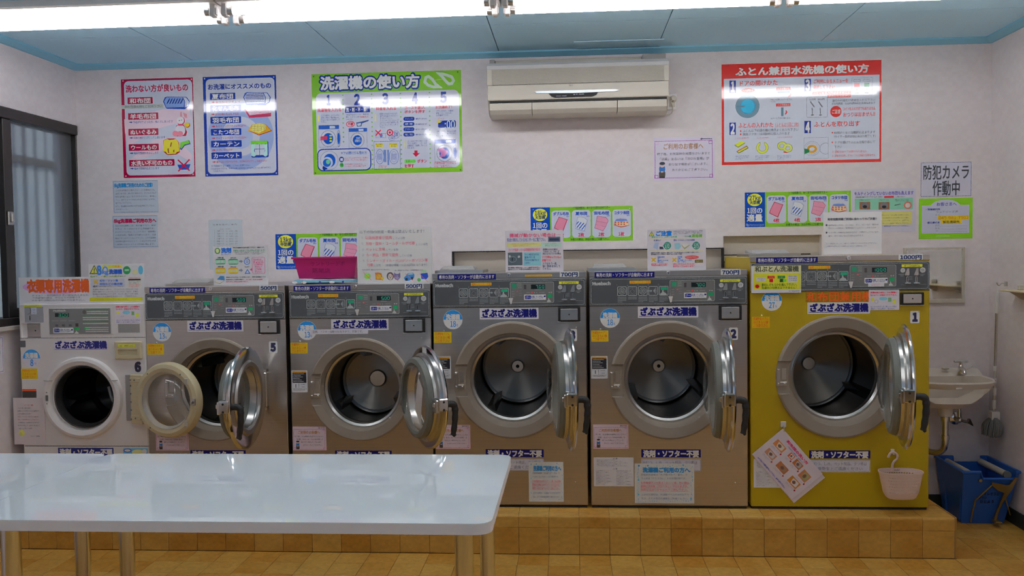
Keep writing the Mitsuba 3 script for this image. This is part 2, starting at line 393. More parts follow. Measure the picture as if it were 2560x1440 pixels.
for i in range(len(TX) - 1):
    a, b = TX[i], min(TX[i + 1], PX)
    if a < PX - 0.02:
        part('plinth', 'tile', tilebox(a, b, 3.927, 3.934, 0.001, 0.1275), 'tile', smooth=False)
        part('plinth', 'edge_tile', prism(nose, (a + .0008, 0, 0), (0, 1, 0), (0, 0, 1), FX, b - a - .0016), 'tile')
        part('plinth', 'tile', tilebox(a, b, 3.986, 4.128, 0.183, 0.187), 'tile', smooth=False)
part('plinth', 'top_slab', bx(XL, PX, 4.13, W_, 0.183, 0.187), 'tile')
part('plinth', 'side_slab', bx(PX - .004, PX, 3.934, W_, 0.0, 0.187), 'tile')
struct('baseboard_right', bx(XR - 0.008, XR, YF, W_, 0, 0.076, .002), 'baseboard')
struct('baseboard_back', bx(PX, XR - .008, W_ - 0.008, W_, 0, 0.076, .002), 'baseboard')

# the window in the left wall
struct('window_1', cat([bx(XL - .09, XL + .012, WY0, WY1, WZ1 - 0.055, WZ1, .003), bx(XL - .09, XL + .012, WY0, WY1, WZ0, WZ0 + 0.04, .003),
                        bx(XL - .09, XL + .012, WY0, WY0 + .04, WZ0 + .04, WZ1 - .055, .003), bx(XL - .09, XL + .006, WY1 - .012, WY1, WZ0 + .04, WZ1 - .055, .003)]), 'bronze')
part('window_1', 'sash_stile', bx(XL - .035, XL + .002, 4.066, 4.132, WZ0 + .04, WZ1 - .055, .003), 'bronze')
part('window_1', 'sash_rail', bx(XL - .035, XL - .004, 4.132, WY1 - .012, WZ0 + .04, WZ0 + .085, .003), 'bronze')
part('window_1', 'pane', (np.array([(XL - .024, 4.132, WZ0 + .085), (XL - .024, WY1 - .012, WZ0 + .085), (XL - .024, WY1 - .012, WZ1 - .055), (XL - .024, 4.132, WZ1 - .055)]), np.array([(0, 1, 2, 3)])), 'frost', smooth=False)
part('window_1', 'pane', (np.array([(XL - .064, WY0 + .04, WZ0 + .04), (XL - .064, 4.07, WZ0 + .04), (XL - .064, 4.07, WZ1 - .055), (XL - .064, WY0 + .04, WZ1 - .055)]), np.array([(0, 1, 2, 3)])), 'frost', smooth=False)
part('window_1', 'latch', cat([bx(XL + .002, XL + .012, 4.075, 4.115, 1.59, 1.66, .003), bx(XL + .012, XL + .024, 4.085, 4.105, 1.605, 1.65, .004)]), 'satin', 'crescent latch')
struct('window_1_sill', bx(XL, XL + .03, WY0 - .05, W_ - .012, WZ0 - 0.022, WZ0, .003), 'sill')
k = thing('slat_fence', 'pale vertical slat fence outside, seen blurred through the frosted window pane', 'fence')
plain('fence', (0.30, 0.40, 0.52), 0.6)
plain('fenceback', (0.02, 0.025, 0.03), 0.8)
part(k, 'back_board', bx(XL - .47, XL - .45, 2.9, 5.6, 0.2, 2.75), 'fenceback')  # added dark board, keeps the bright sky out of the slat gaps
for i in range(26):
    part(k, 'slat', bx(XL - .42, XL - .40, 2.95 + i * .1, 3.012 + i * .1 + .006 * (i % 3), 0.2, 2.7), 'fence', smooth=False)
part(k, 'rail', bx(XL - .40, XL - .37, 2.9, 5.6, 1.985, 2.025), 'fenceback')

# ================================================================== fluorescent lamps on the ceiling
def batten(xc, yc, label, turned=False):
    k = thing('fluorescent_lamp', label, 'ceiling lamp', 'fluorescent battens')
    hw = 0.594
    M = trimesh.transformations.translation_matrix((xc, yc, 0)) @ (rot((0, 0, 1), 90) if turned else np.eye(4))
    P = lambda n, m, mt, **q: part(k, n, moved(m, M), mt, **q)
    body = Polygon([(-.118, H_), (-.118, 2.494), (-.108, 2.488), (.108, 2.488), (.118, 2.494), (.118, H_)])
    P('housing', prism(body, (-hw, 0, 0), (0, 1, 0), (0, 0, 1), FX, 2 * hw), 'whiteplastic', smooth=False)
    for dy in (-0.064, 0.064):
        for e in (-1, 1):
            xe = e * (hw - 0.022)
            P('socket', cat([bx(xe - .012, xe + .012, dy - .019, dy + .019, 2.438, 2.50, .004), bx(xe - .016, xe + .016, dy - .012, dy + .012, 2.445, 2.475, .003)]), 'whiteplastic')
            P('end_cap', cyl((xe - e * .014, dy, 2.460), (xe - e * .034, dy, 2.460), 0.0165, 20), 'satin')
        P('tube', cyl((-hw + .056, dy, 2.460), (hw - .056, dy, 2.460), 0.0162, 16), 'whiteplastic', emitter={'type': 'area', 'radiance': rgb(TUBE)})
for i, xc in enumerate((-2.082, -0.885, 0.312, 1.509)):
    batten(xc, 3.63, f'twin tube fluorescent batten, {("leftmost", "second from the left", "third from the left", "rightmost")[i]} of the row near the washers')
for xc, side in ((-1.16, 'left'), (1.05, 'right')):
    for yc, far in ((1.76, 'far'), (0.52, 'near')):
        batten(xc, yc, f'fluorescent batten running front to back, {far} one on the {side} half of the ceiling', True)

# ================================================================== tables
def table(x0, x1, label, legx):
    k = thing('table', label, 'table', 'white folding room tables')
    y0, y1, z0, z1, r = 2.186, 2.962, 0.670, 0.70, 0.042
    o = rrect(x0, y0, x1, y1, r)
    part(k, 'tabletop', prism(o, (0, 0, z1 - .0035), FX, (0, 1, 0), (0, 0, 1), 0.0035), 'tabletop', smooth=False)
    part(k, 'edge_band', prism(o, (0, 0, z0), FX, (0, 1, 0), (0, 0, 1), z1 - z0 - .0035), 'tableedge', 'grey white edge')
    for x in legx:
        for y in (y0 + .08, y1 - .08):
            part(k, 'leg', lathe([(0, 0.012), (.0255, 0.012), (.0255, z0), (0, z0)], (x, y, 0), (0, 0, 1), 32, closed=False), 'chrome', 'round chrome leg')
            part(k, 'foot', lathe([(0, 0), (.023, 0), (.027, .006), (.027, .018), (.0256, .02), (0, .02)], (x, y, 0), (0, 0, 1), 24, closed=False), 'rubber')
            part(k, 'flange', lathe([(.0257, z0 - .006), (.045, z0 - .005), (.045, z0), (.0257, z0)], (x, y, 0), (0, 0, 1), 24), 'satin')
table(-1.688, -0.215, 'white glossy table with chrome legs, the longer one reaching to the middle of the room', (-1.588, -0.298))
table(-2.72, -1.6905, 'white glossy table cut off at the left edge, butted against the longer table', (-2.62, -1.752))

# ================================================================== air conditioner and its socket
k = thing('air_conditioner', 'wide cream wall mounted air conditioner between the green and the red poster', 'air conditioner')
ax0, ax1 = -0.428, 0.521
pf = Polygon([(4.708, 2.155), (4.60, 2.155), (4.545, 2.178), (4.53, 2.205), (4.515, 2.215), (4.505, 2.24), (4.508, 2.39), (4.525, 2.418), (4.60, 2.424), (4.708, 2.424)])
part(k, 'casing', prism(pf, (ax0, 0, 0), (0, 1, 0), (0, 0, 1), FX, ax1 - ax0), 'ivory', smooth=20)
part(k, 'front_panel', bx(ax0 - .002, ax1 + .002, 4.497, 4.509, 2.222, 2.303, .004), 'ivory')
part(k, 'upper_panel', hull([(x, y, z) for x in (ax0 - .002, ax1 + .002) for y, z in ((4.500, 2.386), (4.503, 2.405), (4.525, 2.424), (4.55, 2.424), (4.55, 2.386))]), 'acwhite', 'white upper panel')
part(k, 'grille_back', bx(ax0 + .02, ax1 - .02, 4.5045, 4.508, 2.303, 2.386), 'panelgrey')
for i in range(17):
    z = 2.3055 + i * 0.00475
    part(k, 'louvre', bx(ax0 + .022, ax1 - .022, 4.4975, 4.5045, z, z + 0.0033), 'ivory', smooth=False)
part(k, 'grille_side', bx(ax0 - .002, ax0 + .024, 4.497, 4.508, 2.303, 2.386, .002), 'ivory')
part(k, 'grille_side', bx(ax1 - .024, ax1 + .002, 4.497, 4.508, 2.303, 2.386, .002), 'ivory')
part(k, 'outlet_gap', bx(ax0 + .01, ax1 - .01, 4.506, 4.53, 2.2105, 2.2225), 'black')
for a, b in ((ax0 + .012, -0.195), (-0.192, 0.252), (0.256, ax1 - .012)):
    part(k, 'flap', hull([(x, y, z) for x in (a, b) for y, z in ((4.499, 2.208), (4.507, 2.2095), (4.50, 2.172), (4.52, 2.152), (4.60, 2.152), (4.60, 2.165))]), 'ivory')
part(k, 'trim_bar', cat([prism(Polygon([(-.20, -.001), (-.185, -.008), (0, -.0115), (.22, -.0085), (.245, -.003), (.22, .003), (-.18, .004)]), (0.02, 4.4965, 2.262), FX, (0, 0, 1), (0, -1, 0), 0.006)]), 'bar', 'silver trim bar')
part(k, 'display', prism(Polygon([(-.125, 0), (.135, .002), (.125, -.013), (.105, -.021), (-.09, -.023), (-.11, -.016)]), (0.02, 4.4968, 2.252), FX, (0, 0, 1), (0, -1, 0), 0.003), 'black', 'black display window')
part(k, 'mounting_cover', bx(ax0 + .002, ax0 + .03, 4.62, 4.708, 2.424, 2.465, .002), 'dispenser')
part(k, 'mounting_cover', bx(ax1 - .125, ax1 - .004, 4.60, 4.708, 2.424, 2.468, .002), 'dispenser')
part(k, 'rear_plate', bx(ax0 + .031, ax1 - .126, 4.64, 4.708, 2.424, 2.464, .002), 'ivory')
s = Sheet(k, (0.0, 4.497, 2.30), FX, FN, 0.05, 0.02, [(0, 0), (100, 0), (100, 40), (0, 40)], (200, 195, 185), name=None, thick=0.0)
s.on('lettering').t('National', 2, 8, 48, 17, (70, 70, 75), 2).R(6, 22, 44, 25, (110, 110, 110)).done()
s = Sheet(k, (-.07, 4.4936, 2.25), FX, FN, 0.19, 0.02, [(0, 0), (380, 0), (380, 40), (0, 40)], (0, 0, 0), name=None, thick=0.0)
s.on('display_marks').R(8, 22, 60, 28, (110, 110, 130)).R(72, 22, 118, 28, (110, 110, 130)).R(190, 8, 206, 16, (150, 150, 165)).R(214, 8, 236, 14, (130, 130, 150)).R(246, 8, 300, 14, (150, 150, 165)).done()
k = thing('wall_outlet', 'small white wall outlet with a plug in it beside the air conditioner', 'outlet')
part(k, 'plate', bx(0.534, 0.588, 4.700, 4.7098, 2.185, 2.272, .003), 'whiteplastic')
part(k, 'socket_insert', bx(0.546, 0.576, 4.697, 4.7005, 2.20, 2.258, .001), 'ivory')
k = thing('power_cord', 'ivory plug and cord running from the wall outlet to the air conditioner', 'cord')
part(k, 'plug', cyl((0.568, 4.697, 2.243), (0.568, 4.668, 2.243), 0.019, 20, 0.013), 'ivory')
part(k, 'cable', tube(curve([(0.568, 4.676, 2.240), (0.552, 4.67, 2.225), (0.562, 4.675, 2.195), (0.556, 4.68, 2.165), (0.535, 4.685, 2.155), (0.519, 4.69, 2.157)], 40), 0.0035, 8), 'ivory')

# ================================================================== posters and notices on the back wall
WHITE, NAVY, RED, BLK = (192, 196, 212), (35, 50, 135), (190, 45, 75), (60, 62, 72)
CRIM, BLUE, GREEN = (156, 27, 64), (22, 54, 145), (122, 180, 48)
def futon(s, x, y, k, c1, stripes):
    s.lv += 1
    s.P([(x, y + 62 * k), (x + 20 * k, y + 12 * k), (x + 40 * k, y), (x + 290 * k, y + 4 * k), (x + 330 * k, y + 60 * k), (x + 318 * k, y + 120 * k), (x + 270 * k, y + 158 * k), (x + 40 * k, y + 150 * k)], (32, 70, 165))
    s.lv += 1
    s.P([(x + 12 * k, y + 60 * k), (x + 42 * k, y + 8 * k), (x + 240 * k, y + 8 * k), (x + 262 * k, y + 60 * k), (x + 255 * k, y + 130 * k), (x + 40 * k, y + 138 * k)], c1)
    s.P([(x + 246 * k, y + 8 * k), (x + 285 * k, y + 12 * k), (x + 318 * k, y + 60 * k), (x + 308 * k, y + 115 * k), (x + 268 * k, y + 135 * k), (x + 272 * k, y + 60 * k)], (190, 200, 225))
    s.lv += 1
    for i in range(6):
        if stripes: s.P([(x + (42 + i * 33) * k, y + 88 * k), (x + (58 + i * 33) * k, y + 88 * k), (x + (88 + i * 33) * k, y + 24 * k), (x + (74 + i * 33) * k, y + 24 * k)], (35, 55, 130))
        else: s.R(x + 30 * k, y + (20 + i * 18) * k, x + 250 * k, y + (27 + i * 18) * k, (35, 60, 140))
    s.lv -= 3

# red poster: things better not washed
s = flat('poster', 'tall crimson bordered poster, leftmost on the back wall', 'poster', -2.545, -2.123, 1.878, 2.437, W_, [(113, 143), (1005, 122), (1037, 1352), (152, 1367)], CRIM, 'poster')
s.on('background', 1).R(150, 166, 995, 1338, WHITE, r=55)
s.lv = 2; s.P([(155, 640), (620, 520), (960, 480), (985, 640), (560, 760), (200, 980), (165, 800)], (222, 196, 210)); s.P([(225, 1140), (520, 900), (780, 860), (1000, 1090), (985, 1180), (700, 1000), (420, 1120)], (220, 196, 210))
s.on('headline').t('洗わない方が良いもの', 170, 216, 950, 304, (178, 30, 75), 3)
for tx, x0, x1, y in (('和布団', 197, 508, 370), ('羊毛布団', 203, 577, 565), ('ぬいぐるみ', 207, 578, 760), ('ウールもの', 212, 583, 950), ('水洗い不可のもの', 218, 778, 1145)):
    s.on('item_bar', 4).R(x0, y, x1, y + 82, CRIM, r=8); s.on('item_name').t(tx, x0 + 22, y + 10, x1 - 22, y + 72, (225, 215, 230), 3)
s.on('pasted_strip', 4).R(118, 463, 640, 512, (180, 186, 182)); s.on('lettering').t('和布団兼用機をご利用下さい', 160, 468, 628, 504, (95, 110, 108), 0)
for tx, x0, x1, y in (('羊毛がかたよったり、縮んでしまいます', 265, 760, 662), ('中綿の綿がとびだしてしまいます', 270, 665, 856), ('縮みや型崩れをおこします', 275, 585, 1046), ('縮みや型崩れをおこします', 280, 590, 1236)):
    s.t(tx, x0, y, x1, y + 30, NAVY, 1); s.P([(x0 - 46, y + 10), (x0 - 25, y + 10), (x0 - 25, y + 2), (x0 - 6, y + 15), (x0 - 25, y + 28), (x0 - 25, y + 20), (x0 - 46, y + 20)], NAVY, 5)
s.on('illustration', 5); futon(s, 638, 360, 1.0, (130, 160, 215), True)
for pts in ([(850, 560), (868, 545), (872, 612), (850, 615)], [(885, 560), (930, 580), (935, 628), (905, 620)]): s.P(pts, (215, 150, 160), 6)
s.E(858, 660, 48, 50, (165, 35, 60), lv=5).E(852, 655, 45, 46, (215, 212, 220), lv=6).E(838, 658, 6, 6, (90, 60, 70), lv=8).E(866, 652, 5, 5, (90, 60, 70), lv=8)
s.P([(800, 720), (890, 705), (935, 800), (920, 850), (790, 855)], (165, 35, 60), 6); s.E(850, 780, 62, 68, (212, 210, 220), lv=7).E(790, 820, 36, 34, (225, 130, 150), lv=8).E(850, 824, 36, 34, (225, 130, 150), lv=8).E(938, 715, 34, 30, (160, 40, 40), lv=6).E(932, 710, 32, 26, (215, 190, 40), lv=7).R(822, 700, 885, 722, (205, 60, 100), lv=9)
s.P([(640, 905), (690, 880), (790, 880), (835, 930), (845, 1050), (800, 1080), (690, 1085), (640, 1040)], (165, 35, 60), 6); s.P([(635, 1040), (645, 905), (690, 885), (715, 900), (765, 895), (790, 885), (828, 930), (840, 1040), (805, 1050), (795, 1070), (690, 1075), (672, 1045)], (222, 205, 50), 7)
s.P([(735, 930), (748, 925), (738, 980), (722, 985)], (130, 60, 50), 8); s.P([(692, 1010), (706, 1000), (712, 1060), (700, 1060)], (130, 60, 50), 8); s.P([(762, 1025), (776, 1018), (776, 1050), (764, 1052)], (130, 60, 50), 8)
s.P([(855, 935), (960, 905), (978, 950), (905, 970), (865, 1025), (845, 1010)], (35, 50, 130), 6); s.P([(852, 930), (950, 900), (968, 940), (900, 960), (862, 1010), (848, 990)], (110, 195, 50), 7)
s.P([(805, 1155), (985, 1155), (955, 1265), (840, 1270)], (190, 200, 225), 6); s.P([(815, 1205), (975, 1200), (955, 1265), (840, 1270)], (45, 80, 170), 7)
s.L([(820, 1145), (965, 1280)], 17, (190, 40, 75), 9).L([(965, 1140), (825, 1288)], 17, (190, 40, 75), 9)
s.on('pin', 14)
for x, y in ((140, 162), (990, 145), (178, 1345), (1008, 1325)): s.E(x, y, 9, 9, (205, 180, 195))
s.done()

# blue poster: things suited to washing
s = flat('poster', 'tall blue bordered poster, right beside the crimson one', 'poster', -2.065, -1.642, 1.876, 2.437, W_, [(1128, 115), (2030, 92), (2063, 1332), (1165, 1348)], BLUE, 'poster')
s.on('background', 1).R(1163, 142, 2012, 1320, WHITE, r=55)
a = s.uv(1600, 850); k = s.w / abs(s._span())
s.shape(Point(a).buffer(405 * k).difference(Point(a).buffer(235 * k)), (150, 168, 210), 2); s.shape(Point(a).buffer(150 * k), (165, 180, 215), 2)
s.on('headline').t('お洗濯にオススメのもの', 1186, 205, 1975, 272, BLUE, 3)
for tx, x0, x1, y in (('夏布団', 1217, 1530, 316), ('化せん毛布', 1222, 1600, 466), ('羽毛布団', 1225, 1602, 610), ('こたつ布団', 1230, 1605, 758), ('カーテン', 1233, 1610, 905), ('カーペット', 1237, 1612, 1050)):
    s.on('item_bar', 4).R(x0, y, x1, y + 82, BLUE, r=8); s.on('item_name').t(tx, x0 + 22, y + 10, x1 - 22, y + 72, (225, 225, 235), 3)
s.on('lettering')
for tx, x0, x1, y in (('おうちよりキレイ', 1285, 1600, 412), ('かさの高いものも大丈夫', 1285, 1575, 562), ('キルティングされていればOK！', 1290, 1685, 712), ('キルティングされていればOK！', 1292, 1692, 858), ('大きいのもOK！', 1297, 1525, 1005), ('裏がゴム付きのものは、はがれますのでご注意下さい', 1300, 1925, 1152)):
    s.t(tx, x0, y, x1, y + 28, RED, 1); s.P([(x0 - 46, y + 10), (x0 - 25, y + 10), (x0 - 25, y + 2), (x0 - 6, y + 15), (x0 - 25, y + 28), (x0 - 25, y + 20), (x0 - 46, y + 20)], RED, 5)
s.t('※洗濯表示をよく確認してからご利用下さい。', 1237, 1205, 1735, 1229, NAVY).t('※洗濯表示が不可でも、乾燥する時に縮みや型くずれをおこすことがありますので、', 1237, 1240, 1990, 1262, NAVY).t('ご注意下さい。', 1258, 1270, 1410, 1292, NAVY)
s.on('illustration', 5); futon(s, 1628, 305, 1.03, (185, 195, 225), False)
s.P([(1640, 520), (1680, 505), (1975, 560), (1970, 605), (1705, 622)], (190, 50, 90), 6); s.P([(1655, 510), (1700, 500), (1945, 505), (1975, 560), (1710, 590)], (225, 200, 215), 7)
for i in range(5):
    for j in range(3): s.E(1722 + i * 48 + j * 14, 520 + j * 24, 21, 10, (205, 120, 150), line=3, lv=9)
s.P([(1690, 780), (1825, 840), (1985, 785), (1925, 720), (1900, 700)], (165, 40, 50), 6); s.P([(1685, 775), (1740, 705), (1825, 685), (1905, 705), (1975, 780), (1825, 830)], (225, 170, 50), 7); s.P([(1715, 780), (1745, 705), (1825, 690), (1895, 705), (1910, 765), (1825, 810)], (228, 212, 120), 8)
for i in range(5): s.L([(1735 + i * 38, 705), (1725 + i * 44, 795)], 3, (160, 130, 70), 9)
for i in range(3): s.L([(1732 - i * 6, 730 + i * 20), (1825, 735 + i * 24), (1902, 722 + i * 16)], 3, (160, 130, 70), 9)
s.R(1728, 915, 1940, 1115, (30, 60, 150), r=14, lv=6).P([(1722, 908), (1930, 905), (1930, 950), (1905, 940), (1885, 955), (1860, 942), (1835, 955), (1805, 942), (1780, 955), (1750, 942), (1725, 955)], (115, 200, 55), 9).R(1770, 950, 1895, 1085, (190, 205, 230), lv=7).R(1828, 950, 1834, 1085, (30, 60, 150), lv=8).R(1770, 1005, 1895, 1011, (30, 60, 150), lv=8)
s.P([(1730, 945), (1785, 950), (1762, 1030), (1790, 1085), (1765, 1105), (1730, 1090)], (175, 225, 215), 8); s.P([(1930, 945), (1882, 950), (1902, 1030), (1880, 1085), (1905, 1105), (1932, 1085)], (175, 225, 215), 8)
s.on('pin', 14)
for x, y in ((1152, 135), (2005, 118), (1188, 1326), (2040, 1308)): s.E(x, y, 9, 9, (180, 190, 215))
s.done()

# green poster: how to use the washers
def washer_icon(s, x, y, k, full=True):
    s.R(x, y, x + 255 * k, y + 48 * k, (50, 90, 175), lv=5); s.R(x, y + 48 * k, x + 255 * k, y + 275 * k, (105, 120, 150), line=3, lv=5); s.R(x + 138 * k, y + 8 * k, x + 205 * k, y + 40 * k, (190, 200, 225), lv=6)
    s.E(x + 122 * k, y + 165 * k, 95 * k, 100 * k, (80, 95, 135), line=4, lv=6).E(x + 122 * k, y + 165 * k, 62 * k, 68 * k, (30, 80, 175), lv=6)
    if full: s.E(x + 252 * k, y + 165 * k, 24 * k, 100 * k, (80, 95, 135), line=4, lv=6).E(x + 252 * k, y + 165 * k, 16 * k, 72 * k, (30, 80, 175), lv=6)
s = flat('poster', 'wide lime green poster with five numbered steps, left of the air conditioner', 'poster', -1.438, -0.594, 1.874, 2.435, W_, [(90, 120), (1945, 78), (1970, 1340), (120, 1372)], GREEN, 'poster')
s.on('background', 1).R(143, 358, 1922, 1312, WHITE, r=70)
s.on('headline', 3).t('洗濯機の使い方', 190, 148, 1442, 318, (25, 45, 130), 11, lv=4).t('洗濯機の使い方', 196, 154, 1436, 312, (215, 220, 235), 4, lv=6)
s.on('logo', 4)
for pts in ([(1485, 230), (1500, 160), (1545, 140), (1600, 180), (1640, 240), (1715, 300), (1600, 300), (1530, 275)], [(1640, 108), (1730, 115), (1840, 150), (1870, 210), (1840, 258), (1790, 265), (1745, 220), (1705, 170)]):
    g = Polygon([s.uv(*p) for p in pts]).buffer(.004).buffer(-.002); s.shape(g.difference(g.buffer(-0.016)), (190, 210, 190))
s.L([(1610, 205), (1735, 188)], 8, (170, 205, 140))
s.on('dots', 3)
for x, n, y0 in ((482, 11, 382), (840, 17, 372), (1198, 17, 365), (1556, 17, 357)):
    for i in range(n): s.E(x + i * 1.0, y0 + i * 58, 9, 9, (110, 175, 60))
s.on('numeral')
for d, b in zip('12345', ((275, 385, 328, 500), (622, 378, 694, 500), (972, 370, 1048, 490), (1342, 362, 1408, 490), (1690, 355, 1768, 475))): s.t(d, b[0], b[1], b[2], b[3], BLUE, 6)
s.on('step_title').t('洗濯物を入れる', 163, 545, 465, 590, RED, 3).t('料金を入れる', 893, 533, 1150, 572, RED, 3).t('コースを選び、', 1247, 525, 1530, 562, RED, 3).t('ボタンを押す', 1247, 575, 1505, 612, RED, 3).t('お洗濯終了！', 1630, 520, 1862, 556, RED, 3)
s.on('step_box', 4).R(510, 528, 820, 602, BLUE); s.on('step_title').t('洗・剤・不・要！', 522, 540, 810, 590, (220, 225, 235), 4)
s.on('lettering')
s.tt([('ドアを開け、ドラム内に', 445), ('異物・残存・傷が無いか', 436), ('中はじめよく確認して', 446), ('下さい。', 290)], 208, 625, 445, 645, 27, NAVY)
s.tt([('当店ではランドリー専用洗', 805), ('剤・ソフターが', 688), ('されます。', 622)], 522, 615, 805, 636, 30, NAVY).t('自動投入', 692, 643, 805, 664, RED, 1)
s.tt([('硬貨つりは出ませんので', 1160), ('指定の料金だけコイン', 1165), ('を入れて下さい。', 1108), ('コインは（ピッという', 1180), ('カウント音を確認しな', 1175), ('がら、ゆっくりと入れて', 1172), ('下さい。', 1020)], 940, 608, 1165, 628, 27.5, NAVY)
s.tt([('ブザーがなり、液晶画', 1852), ('面が「00」になると、', 1852), ('お洗濯終了です。', 1815)], 1640, 575, 1852, 595, 28, NAVY)
s.tt([('「00」になり、扉ロックが解', 1888), ('「カチャッ」と音がするまで', 1885), ('ドアは開きません。', 1845)], 1640, 830, 1885, 850, 28, NAVY)
s.tt([('コースはいずれかに一つで', 1535), ('ボタンを押す。（コースは', 1530), ('自動的に「標準」コースと', 1538), ('なります。', 1390)], 1285, 948, 1535, 970, 28, NAVY)
for i, (a, b) in enumerate((('クイック', '素早く洗う時'), ('標 準', '一般的に洗う時'), ('デリケート', '大切な衣類の時'), ('毛 布', '大物を洗う時'))):
    y = 658 + i * 65; s.on('button_mark', 5).R(1236, y, 1372, y + 48, BLUE, r=22); s.on('lettering').t(a, 1252, y + 10, 1356, y + 38, (205, 210, 230), 1).t('◀' + b, 1384, y + 15, 1524, y + 34, NAVY, 1)
s.on('arrow', 5).P([(1373, 1075), (1412, 1075), (1412, 1108), (1440, 1108), (1393, 1155), (1350, 1108), (1373, 1108)], RED)
s.on('button_mark').R(1247, 1185, 1392, 1232, (120, 205, 90), r=20); s.on('step_title').t('スタート', 1255, 1190, 1388, 1228, (60, 130, 70), 2).t('ボタン', 1408, 1185, 1532, 1228, RED, 3).t('を押す', 1247, 1244, 1372, 1288, RED, 3)
s.on('illustration', 5); washer_icon(s, 180, 757, 1.0); washer_icon(s, 555, 795, 0.9, False); washer_icon(s, 1622, 940, 1.02)
for j in range(3): s.P([(205, 895 + j * 18), (290, 890 + j * 16), (290, 904 + j * 16), (205, 912 + j * 16)], (200, 60, 90), 8)
for j in range(3): s.E(332, 885 + j * 34, 18, 11, (190, 200, 60), lv=8)
s.on('lettering').t('洗剤', 648, 905, 702, 930, (190, 205, 230), 2).t('自動投入', 630, 935, 718, 968, (190, 205, 230), 2)
s.on('illustration').E(578, 742, 54, 38, (200, 40, 75), lv=6).E(578, 742, 46, 31, (195, 198, 212), lv=7); s.t('不要', 543, 722, 612, 762, (200, 40, 75), 4, lv=9)
s.P([(650, 725), (712, 712), (805, 690), (800, 705), (722, 735), (715, 770), (660, 775)], (60, 80, 140), 6); s.P([(660, 738), (708, 728), (706, 762), (668, 765)], (190, 200, 215), 7)
s.L([(890, 820), (955, 885)], 14, (200, 40, 75), 8).L([(955, 818), (892, 888)], 14, (200, 40, 75), 8).R(892, 860, 1020, 918, (120, 135, 170), line=4, lv=6).E(960, 885, 18, 26, (90, 120, 185), lv=7)
s.E(1068, 850, 40, 42, (200, 40, 75), line=14, lv=9).E(1068, 850, 14, 14, (200, 40, 75), lv=9).E(1145, 875, 45, 46, (75, 100, 165), line=4, lv=7).E(1092, 918, 38, 36, (75, 100, 165), line=4, lv=8)
s.on('lettering').t('500', 1118, 850, 1172, 898, NAVY, 1).t('100', 1068, 900, 1116, 934, NAVY, 1)
s.on('illustration').R(868, 960, 1196, 1310, (60, 75, 140), line=4, lv=5).R(886, 985, 980, 1030, (225, 205, 60), lv=6).R(1058, 985, 1160, 1030, (225, 205, 60), lv=6)
for cx, rx in ((945, 52), (1120, 60)):
    s.E(cx, 1150, rx, 92, (75, 105, 175), line=5, lv=6).E(cx, 1150, rx - 18, 68, (150, 170, 215), line=8, lv=6)
    for i in range(4): s.L([(cx - 24 + i * 15, 1112), (cx - 26 + i * 16, 1190)], 6, (75, 105, 175), 7)
s.R(990, 1065, 1022, 1218, (110, 135, 190), lv=8).R(1036, 1065, 1058, 1255, (110, 135, 190), lv=8)
s.on('lettering').t('投入口硬貨', 892, 988, 976, 1005, (80, 70, 40)).t('あける', 905, 1010, 965, 1028, (80, 70, 40)).t('投入口硬貨', 1064, 988, 1154, 1005, (80, 70, 40)).t('あける', 1080, 1010, 1140, 1028, (80, 70, 40)).t('ピピッ', 925, 1255, 1035, 1290, RED, 1, slant=.2)
s.on('illustration').R(1665, 705, 1885, 795, BLUE, r=18, lv=6); s.t(':00', 1740, 706, 1875, 800, (200, 215, 235), 2, lv=8); s.P([(1640, 715), (1668, 705), (1680, 680), (1690, 710), (1720, 712), (1690, 730), (1665, 735)], (225, 205, 60), 9)
s.on('lettering').t('ピーッ', 1660, 665, 1745, 695, RED, 1, slant=.2)
s.on('illustration').P([(1650, 1060), (1720, 1040), (1790, 1090), (1750, 1150), (1680, 1160), (1705, 1110)], (190, 110, 170), 9)
s.on('step_title').t('洗濯物の取り忘れにな', 1615, 1215, 1895, 1250, RED, 1).t('十分ご注意下さい。', 1618, 1258, 1858, 1292, RED, 1)
s.on('door_box', 4).R(163, 1052, 835, 1330, BLUE, r=70).R(175, 1064, 823, 1318, WHITE, r=60, lv=5)
s.on('illustration').E(315, 1195, 115, 118, (120, 135, 165), line=4, lv=6).E(318, 1195, 75, 82, (35, 85, 180), lv=7).E(290, 1220, 70, 68, (190, 200, 225), lv=8).E(285, 1225, 50, 50, (40, 90, 180), lv=9).E(300, 1212, 26, 30, (110, 190, 150), lv=10).P([(228, 1290), (240, 1262), (300, 1300), (262, 1312), (275, 1325), (245, 1318)], (30, 55, 140), 11)
s.on('lettering').t('ドアの開け方＆閉め方', 455, 1085, 782, 1122, (40, 85, 165), 2)
s.on('button_mark').E(468, 1183, 30, 34, BLUE, lv=7).E(470, 1252, 26, 30, (90, 175, 90), lv=7)
s.on('lettering').t('開', 450, 1165, 488, 1203, (215, 225, 235), 3).t('閉', 453, 1235, 488, 1270, (40, 110, 60), 3)
s.tt([('ハンドルの赤いボタンを押し', 800), ('ながら、下に下げると開きます。', 795)], 505, 1155, 800, 1176, 27, RED).tt([('ドアを閉じ上げながら、ハン', 795), ('ドルを上に上げると閉まります。', 795)], 505, 1233, 800, 1254, 26, RED)
s.on('side_bar', 4)
for x, y, h in ((172, 630, 85), (880, 615, 100), (1252, 950, 100)): s.R(x, y, x + 15, y + h, (225, 215, 110))
s.on('pin', 14)
for x, y in ((118, 148), (1905, 102), (142, 1352), (1945, 1318)): s.E(x, y, 8, 8, (60, 100, 40))
s.done()

